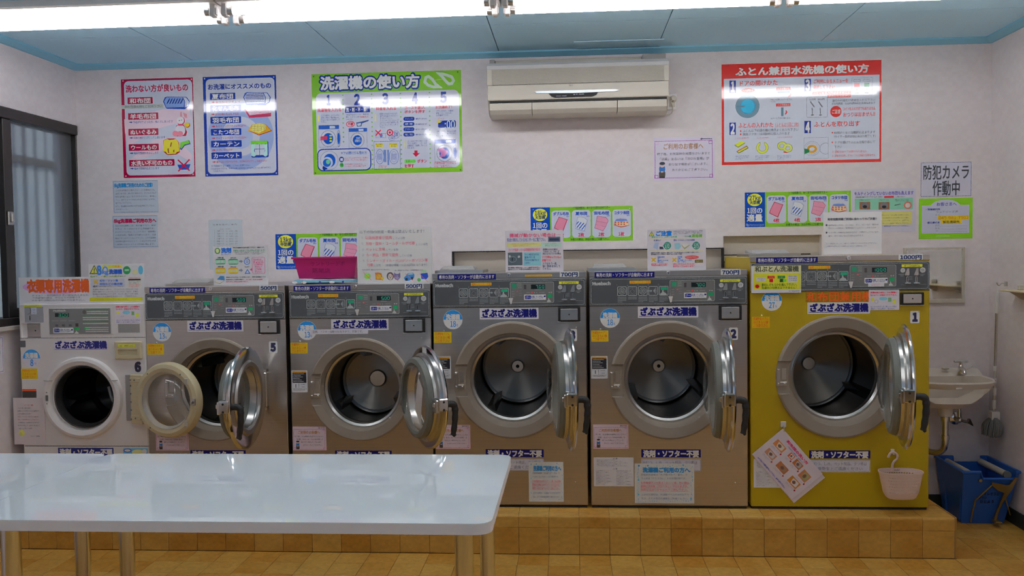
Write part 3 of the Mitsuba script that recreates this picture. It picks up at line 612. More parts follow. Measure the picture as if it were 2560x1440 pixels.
# red bordered poster: how to use the futon washer
DR = (200, 62, 60)
s = flat('poster', 'wide red bordered poster with four numbered steps, right of the air conditioner', 'poster', 0.829, 1.673, 1.881, 2.424, W_, [(113, 105), (2098, 48), (2098, 1312), (120, 1357)], (200, 55, 50), 'poster')
s.on('background', 1).R(142, 285, 2075, 1322, (196, 202, 216))
s.on('headline').t('ふとん兼用水洗機の使い方', 285, 146, 1945, 246, (228, 224, 232), 4)
for d, x, y in (('1', 212, 307), ('2', 212, 830), ('3', 1145, 285), ('4', 1145, 808)):
    s.on('number_box', 4).R(x, y, x + 80, y + 152, (50, 60, 140)); s.on('numeral').t(d, x + 14, y + 16, x + 66, y + 138, (215, 222, 235), 6)
s.on('step_title').t('ドアの開けかた', 320, 308, 815, 372, DR, 1).t('ふとんの入れかた', 322, 832, 760, 896, DR, 1).t('(ふとんは1回に1枚)', 778, 828, 1075, 886, DR, 0).t('ご利用になるメニューを', 1255, 290, 1690, 342, DR, 1).t('選択して下さい', 1255, 362, 1520, 410, DR, 1).t('ふとんを取り出す', 1262, 816, 1835, 882, DR, 1)
s.on('mark', 4).E(443, 428, 85, 26, DR).R(795, 388, 972, 428, DR).R(792, 592, 970, 628, DR).R(1242, 445, 1722, 482, DR, r=10).R(1430, 480, 1722, 518, DR, r=10).E(1535, 690, 70, 70, DR)
s.on('lettering').t('ドアを開閉する', 380, 414, 508, 442, (225, 225, 232), 1).t('ドアを開ける', 805, 395, 962, 422, (225, 225, 232), 1).t('ドアを閉める', 805, 597, 962, 624, (225, 225, 232), 1).t('ふとんを洗う時は必ず水にて', 1252, 450, 1712, 478, (230, 225, 232), 1).t('使用してください', 1440, 486, 1712, 514, (230, 225, 232), 1).t('ご注意', 1482, 664, 1595, 716, (232, 225, 232), 2, slant=.12)
s.t('ボタンを押しレバーを下に', 720, 532, 992, 556, BLK, 1).t('さげる', 720, 560, 785, 580, BLK, 1).t('レバーを下から横にする', 722, 765, 972, 788, BLK, 1)
s.t('ふとんは下の図の様に順序よくお入れ下さい', 378, 912, 1072, 948, BLK, 1).t('洗剤ソフターは自動的に投入されます', 378, 958, 965, 992, BLK, 1)
s.on('mark').E(352, 934, 9, 10, DR, lv=6).E(352, 974, 9, 10, DR, lv=6).E(1492, 952, 9, 10, DR, lv=6).E(1492, 1072, 9, 10, DR, lv=6)
s.on('lettering').t('1.ふとんの折り方', 285, 1012, 455, 1034, DR).t('2.ふとんの丸め方', 555, 1008, 702, 1028, DR).t('3.ふとんの入れ方', 808, 1003, 998, 1022, DR)
s.t('指定の料金だけ硬貨を入れて下さい', 1485, 540, 2025, 570, BLK, 1).t('100円硬貨・500円硬貨両方使用出来ます', 1482, 580, 2025, 608, BLK, 1).t('コインを入れすぎても戻りません', 1620, 636, 2025, 678, DR, 1).t('おつりは出ません!!', 1622, 700, 2025, 755, DR, 2)
s.t('時間がくると自動的に止まります', 1512, 938, 2025, 972, BLK, 1).t('(タイマー表示が00になると終了です)', 1510, 986, 2028, 1020, BLK, 0).t('ドアを開けてふとんを取り出して', 1518, 1058, 2025, 1092, BLK, 1).t('下さい', 1515, 1112, 1612, 1146, BLK, 1).t('※ 運転中はドアは開けられません', 1485, 1176, 1925, 1206, DR, 1).t('※ 運転中の押しボタンでの切替は出来ません', 1485, 1226, 2030, 1256, DR, 1)
s.t('100円', 1202, 528, 1285, 552, BLK, 1).t('500円', 1308, 526, 1395, 550, BLK, 1)
for x, y in ((285, 1240), (535, 1238), (808, 1235)): s.tt([('図のように半分に折り込み', x + 172), ('もう一度よこに二つに折って', x + 170), ('して下さい。', x + 100)], x, y, x + 172, y + 14, 20, NAVY)
s.on('illustration', 5).E(437, 625, 150, 148, (90, 105, 115), lv=5).E(437, 625, 146, 144, (110, 140, 158), lv=6).E(440, 625, 95, 98, (70, 150, 190), lv=7).E(440, 625, 86, 88, (70, 180, 222), lv=8).P([(290, 618), (402, 616), (402, 636), (290, 638)], (100, 130, 150), 9)
s.R(808, 438, 962, 462, (110, 140, 155)).P([(970, 465), (985, 465), (972, 490), (980, 496), (942, 512), (955, 480), (962, 488)], (185, 50, 60)).R(855, 640, 884, 748, (100, 130, 145)).P([(902, 720), (922, 690), (908, 690), (918, 672), (934, 695), (926, 712), (908, 732)], (185, 50, 60))
s.R(1730, 272, 1988, 490, (130, 135, 150), line=3).R(1755, 290, 1838, 322, (110, 115, 130), line=3).R(1878, 288, 1958, 320, (110, 115, 130), line=3).R(1762, 340, 1828, 388, (225, 110, 115)).R(1885, 336, 1950, 385, (60, 150, 105)).R(1790, 405, 1798, 425, (190, 90, 90)).R(1915, 402, 1922, 420, (90, 150, 110)).R(1772, 455, 1815, 466, BLK).R(1893, 452, 1938, 463, BLK)
s.R(1170, 508, 1432, 766, (105, 108, 125), r=20, line=3)
for x in (1240, 1340): s.L([(x - 22, 565), (x + 28, 635)], 14, (110, 112, 122)).L([(x, 645), (x + 4, 720)], 8, (90, 92, 100)).E(x + 4, 733, 18, 8, (100, 102, 110))
s.P([(272, 1110), (360, 1058), (410, 1082), (322, 1140)], (90, 95, 40)).P([(276, 1106), (360, 1055), (404, 1079), (322, 1132)], (205, 215, 60), 6).P([(300, 1190), (425, 1115), (452, 1145), (330, 1212)], (90, 80, 40)).P([(308, 1184), (420, 1120), (442, 1142), (328, 1205)], (200, 210, 70), 6).P([(312, 1176), (420, 1118), (428, 1128), (318, 1188)], (185, 120, 80), 7)
a = s.uv(622, 1140); kk = s.w / abs(s._span()); ring = Point(a).buffer(76 * kk).difference(Point(a).buffer(44 * kk)).difference(sbox(a[0] - 24 * kk, a[1] - .1, a[0] + 24 * kk, a[1] - 30 * kk))
s.shape(ring, (80, 90, 45), 6); s.shape(ring.buffer(-.0012), (208, 216, 75), 7)
for x, y, c in ((868, 1118, (200, 210, 95)), (938, 1145, (208, 218, 105))): s.E(x, y, 60, 54, (90, 95, 60), line=30, lv=6).E(x, y, 56, 50, c, line=24, lv=7)
s.P([(880, 1188), (945, 1195), (930, 1205), (890, 1202)], (190, 60, 70), 8)
s.R(1138, 1015, 1442, 1280, (150, 155, 165), line=4).E(1240, 1150, 98, 92, (120, 125, 140), line=3).E(1240, 1150, 78, 74, (130, 135, 150), line=3).E(1240, 1155, 62, 52, (200, 150, 50), line=28, lv=7)
s.shape(Point(s.uv(1408, 1150)).buffer(72 * kk).difference(Point(s.uv(1408, 1150)).buffer(68 * kk)).intersection(sbox(0, 0, s.uv(1440, 1150)[0], 9)), (120, 125, 140), 5)
s.P([(1145, 1150), (1200, 1160), (1208, 1195), (1145, 1222)], (35, 115, 70), 8).done()

# capacity signs, one each for the 13, 18 and 27 kg machines
def capacity(label, x0, x1, z0, z1, kg, size, counts):
    s = flat('capacity_sign', label, 'sign', x0, x1, z0, z1, W_, [(122, 61), (1592, 39), (1603, 529), (122, 540)], GREEN, 'laminate', 'capacity signs')
    s.on('blue_panel', 1).R(122, 61, 398, 540, (27, 70, 165)); s.on('yellow_disc', 3).E(257, 162, 105, 90, (218, 225, 75))
    s.on('lettering').t(kg, 178, 105, 340, 168, (40, 60, 90), 2).t(size, 186, 172, 330, 222, (40, 60, 90), 3).t('1回の', 148, 268, 366, 350, (215, 220, 235), 3).t('適量', 145, 360, 366, 462, (215, 220, 235), 3).t('Rainbowdigest', 182, 492, 384, 524, (120, 150, 205), 2)
    s.on('logo', 3).E(150, 505, 15, 14, (170, 190, 220), line=7).E(164, 518, 15, 14, (170, 190, 220), line=7)
    s.on('lettering').t('ー下記枚数は、あくまで1回の目安ですー', 718, 52, 1265, 84, (40, 90, 40), 2).t('お帰りの際は、お忘れ物にご注意下さい。', 690, 494, 1275, 526, (40, 90, 40), 2)
    for i, (nm, n) in enumerate(zip(('ダブル毛布', '夏布団', '羽毛布団', 'コタツ布団'), counts)):
        x = 420 + i * 292; y = 104 - i * 4.3
        s.on('card', 2).R(x, y, x + 270, y + 385, WHITE, r=48); s.on('card_title').t(nm, x + (22 if len(nm) > 3 else 52), y + 22, x + (248 if len(nm) > 3 else 222), y + 68, (35, 80, 170), 4).t('なら', x + 210, y + 72, x + 256, y + 92, (50, 90, 170), 2)
        s.on('count').t(n + '枚', x + 92, y + 316, x + 178, y + 372, (195, 45, 85), 3)
        s.on('illustration', 5)
        if i == 0: s.P([(x + 106, y + 85), (x + 232, y + 125), (x + 160, y + 305), (x + 36, y + 245), (x + 48, y + 200)], (175, 65, 95)).P([(x + 112, y + 94), (x + 218, y + 128), (x + 152, y + 290), (x + 48, y + 240), (x + 58, y + 200)], (215, 135, 160), 6)
        if i == 1:
            s.P([(x + 85, y + 88), (x + 180, y + 100), (x + 228, y + 140), (x + 180, y + 300), (x + 46, y + 255)], (120, 140, 185)).P([(x + 89, y + 92), (x + 178, y + 104), (x + 222, y + 142), (x + 176, y + 292), (x + 52, y + 250)], (205, 210, 225), 6)
            g = Polygon([s.uv(*p) for p in ((x + 76, y + 150), (x + 205, y + 190), (x + 168, y + 282), (x + 58, y + 240))])
            for q in range(7): s.shape(g.intersection(LineString([s.uv(x + 20 + q * 38, y + 250 + q * 10), s.uv(x + 130 + q * 38, y + 120 + q * 10)]).buffer(s.w * 0.0045)), (30, 75, 165), 8)
        if i == 2: s.P([(x + 70, y + 85), (x + 200, y + 100), (x + 240, y + 150), (x + 200, y + 240), (x + 160, y + 300), (x + 35, y + 255), (x + 60, y + 160)], (165, 95, 125)).P([(x + 76, y + 90), (x + 196, y + 106), (x + 234, y + 150), (x + 195, y + 238), (x + 156, y + 292), (x + 42, y + 250), (x + 66, y + 160)], (215, 150, 175), 6).L([(x + 60, y + 155), (x + 225, y + 185)], 5, (175, 105, 135), 8).L([(x + 52, y + 205), (x + 208, y + 238)], 3, (175, 105, 135), 8)
        if i == 3:
            s.P([(x + 60, y + 135), (x + 110, y + 128), (x + 200, y + 132), (x + 230, y + 160), (x + 250, y + 225), (x + 200, y + 238), (x + 130, y + 252), (x + 25, y + 220), (x + 42, y + 160)], (170, 60, 60)).P([(x + 48, y + 162), (x + 228, y + 160), (x + 245, y + 222), (x + 198, y + 228), (x + 130, y + 240), (x + 32, y + 215)], (230, 195, 160), 6).P([(x + 58, y + 136), (x + 110, y + 130), (x + 198, y + 134), (x + 228, y + 158), (x + 140, y + 170), (x + 44, y + 160)], (110, 140, 205), 8)
            for q in range(9): s.E(x + 50 + (q % 5) * 42, y + 182 + (q % 2) * 28, 12, 10, (190, 80, 55), lv=7)
    s.on('screw_mark', 14)
    for p in ((160, 90), (1548, 78)): s.E(p[0], p[1], 7, 7, (200, 205, 220))
    s.done()
capacity('green and blue capacity sign reading 13kg, half hidden behind the magenta bin', -1.667, -1.045, 1.3445, 1.5425, '13kg', '中型機', '1111')
capacity('green and blue capacity sign reading 18kg, under the air conditioner', -0.218, 0.344, 1.478, 1.668, '18kg', '大型機', '3221')
capacity('green and blue capacity sign reading 27kg, above the yellow washer', 0.951, 1.514, 1.541, 1.729, '27kg', '大型機', '4432')

def man_bowing(s, x, y, w, h):
    def q(a, b): return (x + a * w, y + b * h)
    def P(pts, c, lv): s.P([q(*p) for p in pts], c, lv)
    s.on('illustration', 5)
    P([(.1, .82), (.9, .82), (.95, 1), (.05, 1)], (40, 40, 50), 4); P([(.0, .64), (1, .64), (1, .92), (.0, .92)], (72, 66, 60), 5)
    P([(.1, .27), (.9, .27), (1, .45), (.9, .64), (.1, .64), (0, .45)], (50, 100, 165), 6); P([(.3, .58), (.7, .58), (.7, .67), (.3, .67)], (190, 165, 165), 7)
    s.E(*q(.5, .19), .44 * w, .16 * h, (196, 172, 172), lv=7).E(*q(.5, .10), .46 * w, .10 * h, (45, 55, 70), lv=8)
def customer(s, u):
    """The pink framed notice to customers; u is the frame line's width."""
    PUR = (150, 85, 155)
    s.on('frame', 2).R(172, 248, 1798, 1285, PUR, line=u).R(1690, 235, 1798, 320, PUR, line=u).R(180, 1195, 285, 1290, PUR, line=u).R(1698, 1165, 1795, 1265, PUR, line=u).R(172, 258, 280, 350, (200, 165, 205), line=u)
    s.on('headline').t('ご利用のお客様へ', 405, 318, 1540, 480, (150, 110, 75), 2)
    s.on('lettering').t('終了後、お洗濯物を放置なさいますと', 240, 578, 1740, 648, BLK, 1).t('「店員」あるいは「次のお客様」が', 275, 718, 1700, 796, BLK, 1).t('取り出す場合がございます。', 565, 865, 1700, 938, BLK, 1).t('あらかじめご了承下さい。', 660, 1016, 1700, 1086, BLK, 1)
    man_bowing(s, 305, 830, 175, 440)
    s.on('logo', 4).P([(1450, 180), (1500, 150), (1520, 168), (1790, 165), (1790, 184), (1510, 190), (1480, 212)], (70, 65, 95)).done()
s = flat('notice', 'white notice in a clear sleeve with thin purple frame under the air conditioner\'s right end', 'notice', 0.46, 0.79, 1.802, 2.037, W_, [(135, 150), (1860, 110), (1840, 1320), (165, 1350)], (196, 190, 206), 'laminate')
customer(s, 14)
for i, (x0, z0, hc, head, lines, lb) in enumerate(((-2.613, 1.676, (40, 125, 180), '8kg洗濯機ご利用のためのご注意！', ['この洗濯機は少量のスピード洗濯機です。', 'お洗いもの量、濃い色の物などが、すすぎますので', '水は必要以上に多くなりません。本体に', 'すし、泡がセットで水がつきますがなりますが、', '使わないで下さい。', 'また、乾燥機もお使いの方は洗濯終了してから、', '入れましょう。'], 'small white notice with a blue headline, upper of the two under the crimson poster'),
                                      (-2.621, 1.4755, (170, 30, 75), '8kg洗濯機ご利用の方へ', ['家庭用洗濯機とは、水の量で洗う、節水', '洗浄は、たたき洗いをする洗濯機です。', '水が見えない時も、しっかり洗い、通常通り', 'の洗濯時間、電源が必ず終わります、洗濯', '物はあまり多く入れないで下さい。上の洗濯機は', '洗濯物の量の半分にして、ためすすぎをせず', 'ご利用いただけますようお願い致します。'], 'small white notice with a crimson headline, lower of the two under the crimson poster'))):
    oy = 675 * i
    s = flat('notice', lb, 'notice', x0, x0 + .267, z0, z0 + .187, W_, [(160, 88 + oy * .98), (1000, 78 + oy * .98), (1016, 696 + oy * .99), (175, 706 + oy * .99)] if i == 0 else [(160, 755), (1000, 745), (1016, 1370), (175, 1378)], (178, 186, 198), 'laminate')
    s.on('frame', 2).R(172, 97 + oy * .985, 1008, 688 + oy * .985, (110, 122, 150), line=6)
    s.on('headline').t(head, 190, 138 + oy, 940 if i == 0 else 978, 215 + oy, hc, 5)
    s.on('lettering').tt([(l, 978 if len(l) > 14 else 215 + 36 * len(l)) for l in lines], 212, 255 + oy * .998, 978, 287 + oy * .998, 59.5, (98, 102, 122), 0).done()

s = flat('notice', 'pale sheet with a green band about quilts, right of the 27kg sign', 'notice', 1.517, 1.854, 1.503, 1.736, W_, [(1603, 22), (2499, 0), (2499, 601), (1603, 623)], (190, 188, 202), 'laminate')
s.on('headline').t('キルティングしていないお布団も洗えます', 1640, 58, 2470, 108, (95, 80, 165), 3)
s.on('lettering').t('和布団兼用機をご利用下さいませ、乾燥の', 1662, 122, 2040, 142, BLK).t('にお願いいたします。', 2215, 112, 2365, 130, BLK)
s.on('band', 3).R(2060, 112, 2195, 140, (200, 60, 75), r=8).R(1650, 152, 2460, 312, (130, 190, 165)).R(1900, 330, 2450, 515, (205, 200, 120))
s.on('illustration', 5)
for x in (1717, 1985): s.R(x, 198, x + 150, 300, (135, 90, 65)).E(x + 75, 245, 55, 48, (110, 110, 115), lv=6).E(x + 75, 262, 30, 22, (40, 40, 45), lv=7)
s.E(2390, 238, 55, 52, (190, 110, 95)).E(2390, 238, 36, 34, (205, 195, 190), lv=6).L([(2205, 240), (2290, 222)], 10, (60, 80, 70))
s.on('lettering').t('お布団、カーテン', 1715, 164, 1860, 180, BLK).t('ご家庭で洗えない', 1990, 160, 2130, 176, BLK).tt(['綿の打ち直しによる', '一枚からでもかんたん、お得'], 2210, 155, 2400, 170, 18, BLK)
s.tt(['布団の中綿がかたよりにくいよう洗い方をお守り下さい。', '注意事項をよくお読みのうえでお使い下さいませ。', '羽毛布団もカバーを外して洗えます。お得です。', '閉め忘れのないように最後まで押し込んで下さい。'], 1930, 372, 2420, 390, 38, (95, 95, 70)).t('※乾燥機は高温のためキルティングの無い布団は使えません。', 2050, 522, 2430, 538, NAVY).done()

s = flat('notice', 'white sign with large dark characters about a security camera, above the green card', 'notice', 1.880, 2.142, 1.688, 1.871, W_, [(135, 108), (920, 95), (922, 622), (140, 637)], (190, 190, 205), 'laminate')
s.on('frame', 2).R(135, 108, 920, 634, (70, 75, 130), line=5); s.on('lettering').t('防犯カメラ', 165, 146, 898, 366, (62, 66, 72), 2).t('作動中', 318, 388, 755, 610, (62, 66, 72), 2).done()

s = flat('notice', 'lime green bordered card with a yellow marked telephone number, under the camera sign', 'notice', 1.871, 2.150, 1.462, 1.679, W_, [(105, 668), (945, 655), (945, 1290), (108, 1300)], (130, 195, 40), 'laminate')
s.on('background', 1).R(150, 775, 893, 1215, (186, 190, 208)).E(520, 790, 230, 110, (186, 190, 208), lv=2, part='t').R(290, 790, 750, 800, (186, 190, 208), lv=2)
s.on('headline').t('お客さまへ', 375, 728, 695, 782, (70, 75, 160), 1)
s.on('lettering').t('・営業案内係', 200, 822, 438, 852, NAVY, 2).t('ランドリーデポ', 368, 858, 718, 896, (85, 90, 110)).t('住 所', 360, 912, 432, 934, (85, 90, 110)).t('・衛生責任者', 200, 1030, 434, 1060, NAVY, 2).t('住 所', 360, 1076, 432, 1100, (85, 90, 110)).t('氏 名', 360, 1120, 432, 1144, (85, 90, 110)).t('TEL', 366, 1164, 422, 1186, (120, 125, 140))
s.on('rule', 3).R(440, 1098, 860, 1101, (150, 155, 165)).R(440, 1142, 860, 1145, (150, 155, 165)).R(440, 1186, 860, 1189, (150, 155, 165))
s.on('yellow_marking', 4).R(400, 938, 888, 1002, (222, 190, 45)).R(448, 1000, 780, 1064, (222, 190, 45)); s.on('lettering').t('045-981-7962', 415, 946, 885, 992, (190, 120, 40), 1).t('緊急連絡先', 480, 1012, 745, 1056, (95, 90, 60), 2)
s.on('logo', 4).R(380, 1240, 590, 1268, (150, 205, 90), r=8).done()

s = flat('notice', 'faint white price list on the wall, partly hidden behind the detergent sheet', 'notice', -2.055, -1.857, 1.348, 1.6305, W_, [(305, 85), (965, 72), (968, 1015), (330, 1030)], (178, 184, 190), 'print')
s.on('lettering').t('洗 濯 乾 燥 の ご 案 内', 390, 165, 862, 196, (105, 110, 120)).t('料金案内・ご利用時間', 530, 258, 735, 274, (115, 120, 128))
for i in range(9): y = 290 + i * 49; s.t(str(i + 1), 418, y, 436, y + 28, (95, 100, 110)).t('洗濯コース', 470, y, 610, y + 26, (95, 100, 110)).t('¥', 650, y + 4, 680, y + 26, (95, 100, 110)).t('約30分・注水', 705, y, 872, y + 26, (95, 100, 110))
s.done()
s = Sheet(thing('notice', 'white notice on the left wall at the left edge, under the window', 'notice'), (XL + .0006, 3.76, 1.038), (0, 1, 0), (1, 0, 0), 0.254, 0.18, [(0, 0), (300, 0), (300, 212), (0, 212)], (188, 186, 196), 'laminate')
s.on('frame', 2).R(6, 6, 294, 206, (120, 100, 160), line=3); s.on('lettering').t('ご利用のお客様へ', 50, 26, 250, 52, (180, 50, 75), 2).tt(['洗濯の終わったお洗濯物を放置なさいますと', '店員が取り出す場合がございます。', 'あらかじめご了承下さい。'], 24, 80, 276, 98, 34, BLK).done()

# ================================================================== the washers
ZP = 0.187
K = 0.0002983                      # metres per unit of the control panel's design grid
def seg7(s, text, x0, y0, x1, y1, c):
    s.on('digits', 12); n = sum(ch != '.' for ch in text); w = (x1 - x0) / n; i = 0
    H = y1 - y0; m = (y0 + y1) / 2; t = H * .13
    for ch in text:
        if ch == '.': s.R(x0 + i * w - w * .2, y1 - t, x0 + i * w - w * .06, y1, c); continue
        a, b = x0 + i * w + w * .1, x0 + (i + 1) * w - w * .22; i += 1
        on = {'0': 'abcdef', '1': 'bc', '3': 'abcdg', '5': 'acdfg', '7': 'abc'}[ch]
        for q, bb in dict(a=(a, y0, b, y0 + t), g=(a, m - t / 2, b, m + t / 2), d=(a, y1 - t, b, y1), f=(a, y0, a + t, m), e=(a, m, a + t, y1), b=(b - t, y0, b, m), c=(b - t, m, b, y1)).items():
            if q in on: s.R(*bb, c)
def hand(s, x, y, w, h, c): s.P([(x, y + h), (x + w * .1, y + h * .65), (x + w * .32, y + h * .5), (x + w * .38, y), (x + w * .5, y), (x + w * .58, y + h * .42), (x + w * .9, y + h * .65), (x + w, y + h)], c)

def controls(root, x0, x1, zt, price, digits, cover=None):
    """Top strip with its sticker, lock and price, and the grey control panel; design grid anchored at the right edge (x = 2455)."""
    xr = lambda cx: x1 - (2455 - cx) * K
    z = lambda cy: zt - (cy - 148) * K
    yS = M_ - 0.004
    part(root, 'top_strip', bx(x0, x1, yS, M_ + .03, z(236), zt, .002), 'steel')
    part(root, 'panel_frame', bx(x0 + .001, x1 - .001, M_ - .003, M_ + .03, z(696), z(250), .002), 'satin', 'metal rim of the control panel')
    lx = (x0 - x1) / K + 2455
    s = Sheet(f'{root}__control_panel', (x0 + .004, M_ - .003, z(262)), FX, FN, x1 - x0 - .007, z(262) - z(688), [(lx + 14, 262), (2445, 262), (2445, 688), (lx + 14, 688)], (70, 73, 76), 'sticker', name='=', thick=.001, r=.008)
    LG, DG = (138, 142, 144), (112, 116, 118)
    s.on('border_line', 2).R(lx + 28, 276, 2430, 676, (128, 133, 136), r=36, line=7)
    s.on('brand_lettering').t('Huebsch', lx + 50, 312, lx + 342, 372, (160, 163, 165), 7)
    s.on('icon', 4)
    for i in range(5):
        x = 415 + i * 164
        s.R(x, 392, x + 150, 545, LG, r=22, line=11)
        s.on('lettering').t(str(i + 1), x - 12, 358, x + 6, 384, LG, 1).on('icon')
        for j in range(4 if i != 1 else 2): s.R(x + 5, 562 + j * 24, x + (145 if j < 3 else 80), 574 + j * 24, DG)
    for x in (490, 818):
        for r in (55, 34, 14): s.E(x, 468, r, r, LG, line=8, lv=5)
    s.R(604, 418, 704, 520, DG, line=5).E(655, 475, 32, 32, DG, line=5); s.P([(890, 460), (940, 460), (940, 445), (968, 468), (940, 492), (940, 476), (890, 476)], LG, 6)
    for j in range(6): s.L([(985, 468), (1042 - abs(j - 2.5) * 6, 412 + j * 22)], 7, LG, 5)
    s.R(1100, 410, 1202, 456, (40, 140, 105), r=6, lv=5); hand(s, 1085, 455, 110, 82, (150, 155, 155))
    s.on('orange_label', 4).R(610, 303, 945, 352, (218, 155, 45)); s.on('lettering').t('洗剤・ソフター不要', 622, 310, 935, 346, (195, 105, 35), 3)
    s.on('inner_panel', 3).R(1240, 302, 1945, 637, (140, 145, 143), r=22).R(1247, 309, 1938, 630, (96, 96, 96), r=18, lv=4)
    s.on('icon', 5).R(1275, 326, 1345, 402, (45, 125, 95))
    for j in range(3): s.R(1362, 326 + j * 30, 1428, 338 + j * 30, (118, 128, 120)); s.R(1270, 448 + j * 38, 1310, 456 + j * 38, (125, 122, 120)); s.R(1385, 438 + j * 38, 1430, 446 + j * 38, (115, 112, 112))
    s.E(1362, 450, 15, 13, (225, 90, 95)).E(1594, 472, 17, 15, (225, 80, 85)).R(1465, 346, 1503, 418, (66, 64, 66)).R(1505, 468, 1560, 478, (125, 122, 122)).R(1625, 466, 1640, 482, (140, 138, 138)).R(1662, 466, 1678, 480, (140, 138, 138)).R(1710, 466, 1795, 476, (125, 122, 122)).E(1868, 472, 11, 10, (150, 150, 150)).E(1902, 472, 11, 10, (150, 150, 150)).R(1640, 424, 1745, 434, (128, 125, 122))
    s.on('display', 6).R(1578, 342, 1805, 416, (22, 34, 36)); seg7(s, digits, 1590 if len(digits) > 4 else 1650, 356, 1800, 404, (70, 215, 165))
    s.on('start_label', 6).R(1465, 503, 1815, 588, (190, 190, 206)).R(1480, 518, 1580, 574, (35, 45, 120), r=14, lv=7).E(1796, 534, 15, 15, (40, 45, 100), lv=7)
    s.on('lettering').t('スタート', 1488, 526, 1572, 566, (205, 208, 225), 3).t('を押してください', 1586, 520, 1775, 572, (45, 50, 110), 2)
    s.on('start_button', 6).R(1842, 502, 1918, 552, (35, 140, 90), r=10); s.on('icon', 6); hand(s, 1830, 560, 66, 66, (165, 168, 166))
    s.on('yellow_label', 5).R(2026, 298, 2340, 340, (225, 215, 60)); s.on('lettering').t('おつりは出ません', 2066, 305, 2302, 334, (110, 105, 40), 2)
    for x, r, tx in ((2045, 36, '100'), (2345, 43, '500')):
        s.on('coin_mark', 5).E(x, 390, r, r, (165, 168, 170)); s.on('lettering').t(tx, x - r * .6, 372, x + r * .6, 408, (95, 98, 102), 1)
        s.on('icon', 5).R(x - 70, 450, x + 36, 460, DG).R(x - 36, 470, x + 10, 482, DG)
    for j in range(3): s.R(2138, 486 + j * 22, 2190, 494 + j * 22, DG)
    s.R(2010, 612, 2100, 618, DG).R(2285, 606, 2400, 612, DG)
    s.done()
    for x in (2110, 2248):
        part(root, 'coin_slot', cat([bx(xr(x - 15), xr(x + 13), M_ - .008, M_ - .001, z(578), z(488)), bx(xr(x - 46), xr(x + 46), M_ - .016, M_ - .002, z(600), z(580), .002)]), 'chrome')
        part(root, 'slot_gap', bx(xr(x - 7), xr(x + 6), M_ - .0086, M_ - .0075, z(570), z(494)), 'black')
        part(root, 'coin_guide', hull([(xr(a), yy, z(b)) for a, b in ((x - 5, 362), (x + 24, 362), (x + 28, 455), (x + 14, 472), (x - 40, 468), (x - 40, 452), (x - 6, 440)) for yy in (M_ - .010, M_ - .001)]), 'satin')
    part(root, 'clip', prism(Polygon([(0, 0), (72, 0), (48, -98), (28, -98)]), (xr(1217), M_ - .007, z(556)), (K, 0, 0), (0, 0, K), (0, -1, 0), .003), 'whiteplastic', 'white wedge shaped clip', smooth=False)
    lk = (xr(1222), z(190))
    part(root, 'lock', lathe([(0, -.006), (.0085, -.006), (.0105, -.003), (.0105, .003), (0, .003)], (lk[0], yS, lk[1]), (0, 1, 0), 24, closed=False), 'chrome', 'round chrome lock')
    part(root, 'keyhole', bx(lk[0] - .001, lk[0] + .001, yS - .0065, yS - .0055, lk[1] - .004, lk[1] + .004), 'black')
    q = [(110, 166), (1052, 166), (1052, 252), (110, 252)]
    s = sticker(root, 'blue_strip_label', x0 + (110 - 20) * K, x0 + (1052 - 20) * K, z(250), z(164), yS, q, (20, 20, 94)); s.on('lettering').t('専用の洗剤・ソフターが自動的に出ます', 130, 178, 1030, 242, (205, 205, 232), 2).done(under=s.key)
    w = 60 if price == '1000円' else 0
    s = sticker(root, 'price_label', xr(2040 - w), xr(2345), z(229), z(140), yS, [(2040 - w, 140), (2345, 140), (2345, 229), (2040 - w, 229)], (188, 196, 212)); s.on('lettering').t(price, 2056 - w, 152, 2330, 222, (45, 55, 95), 4).done(under=s.key)

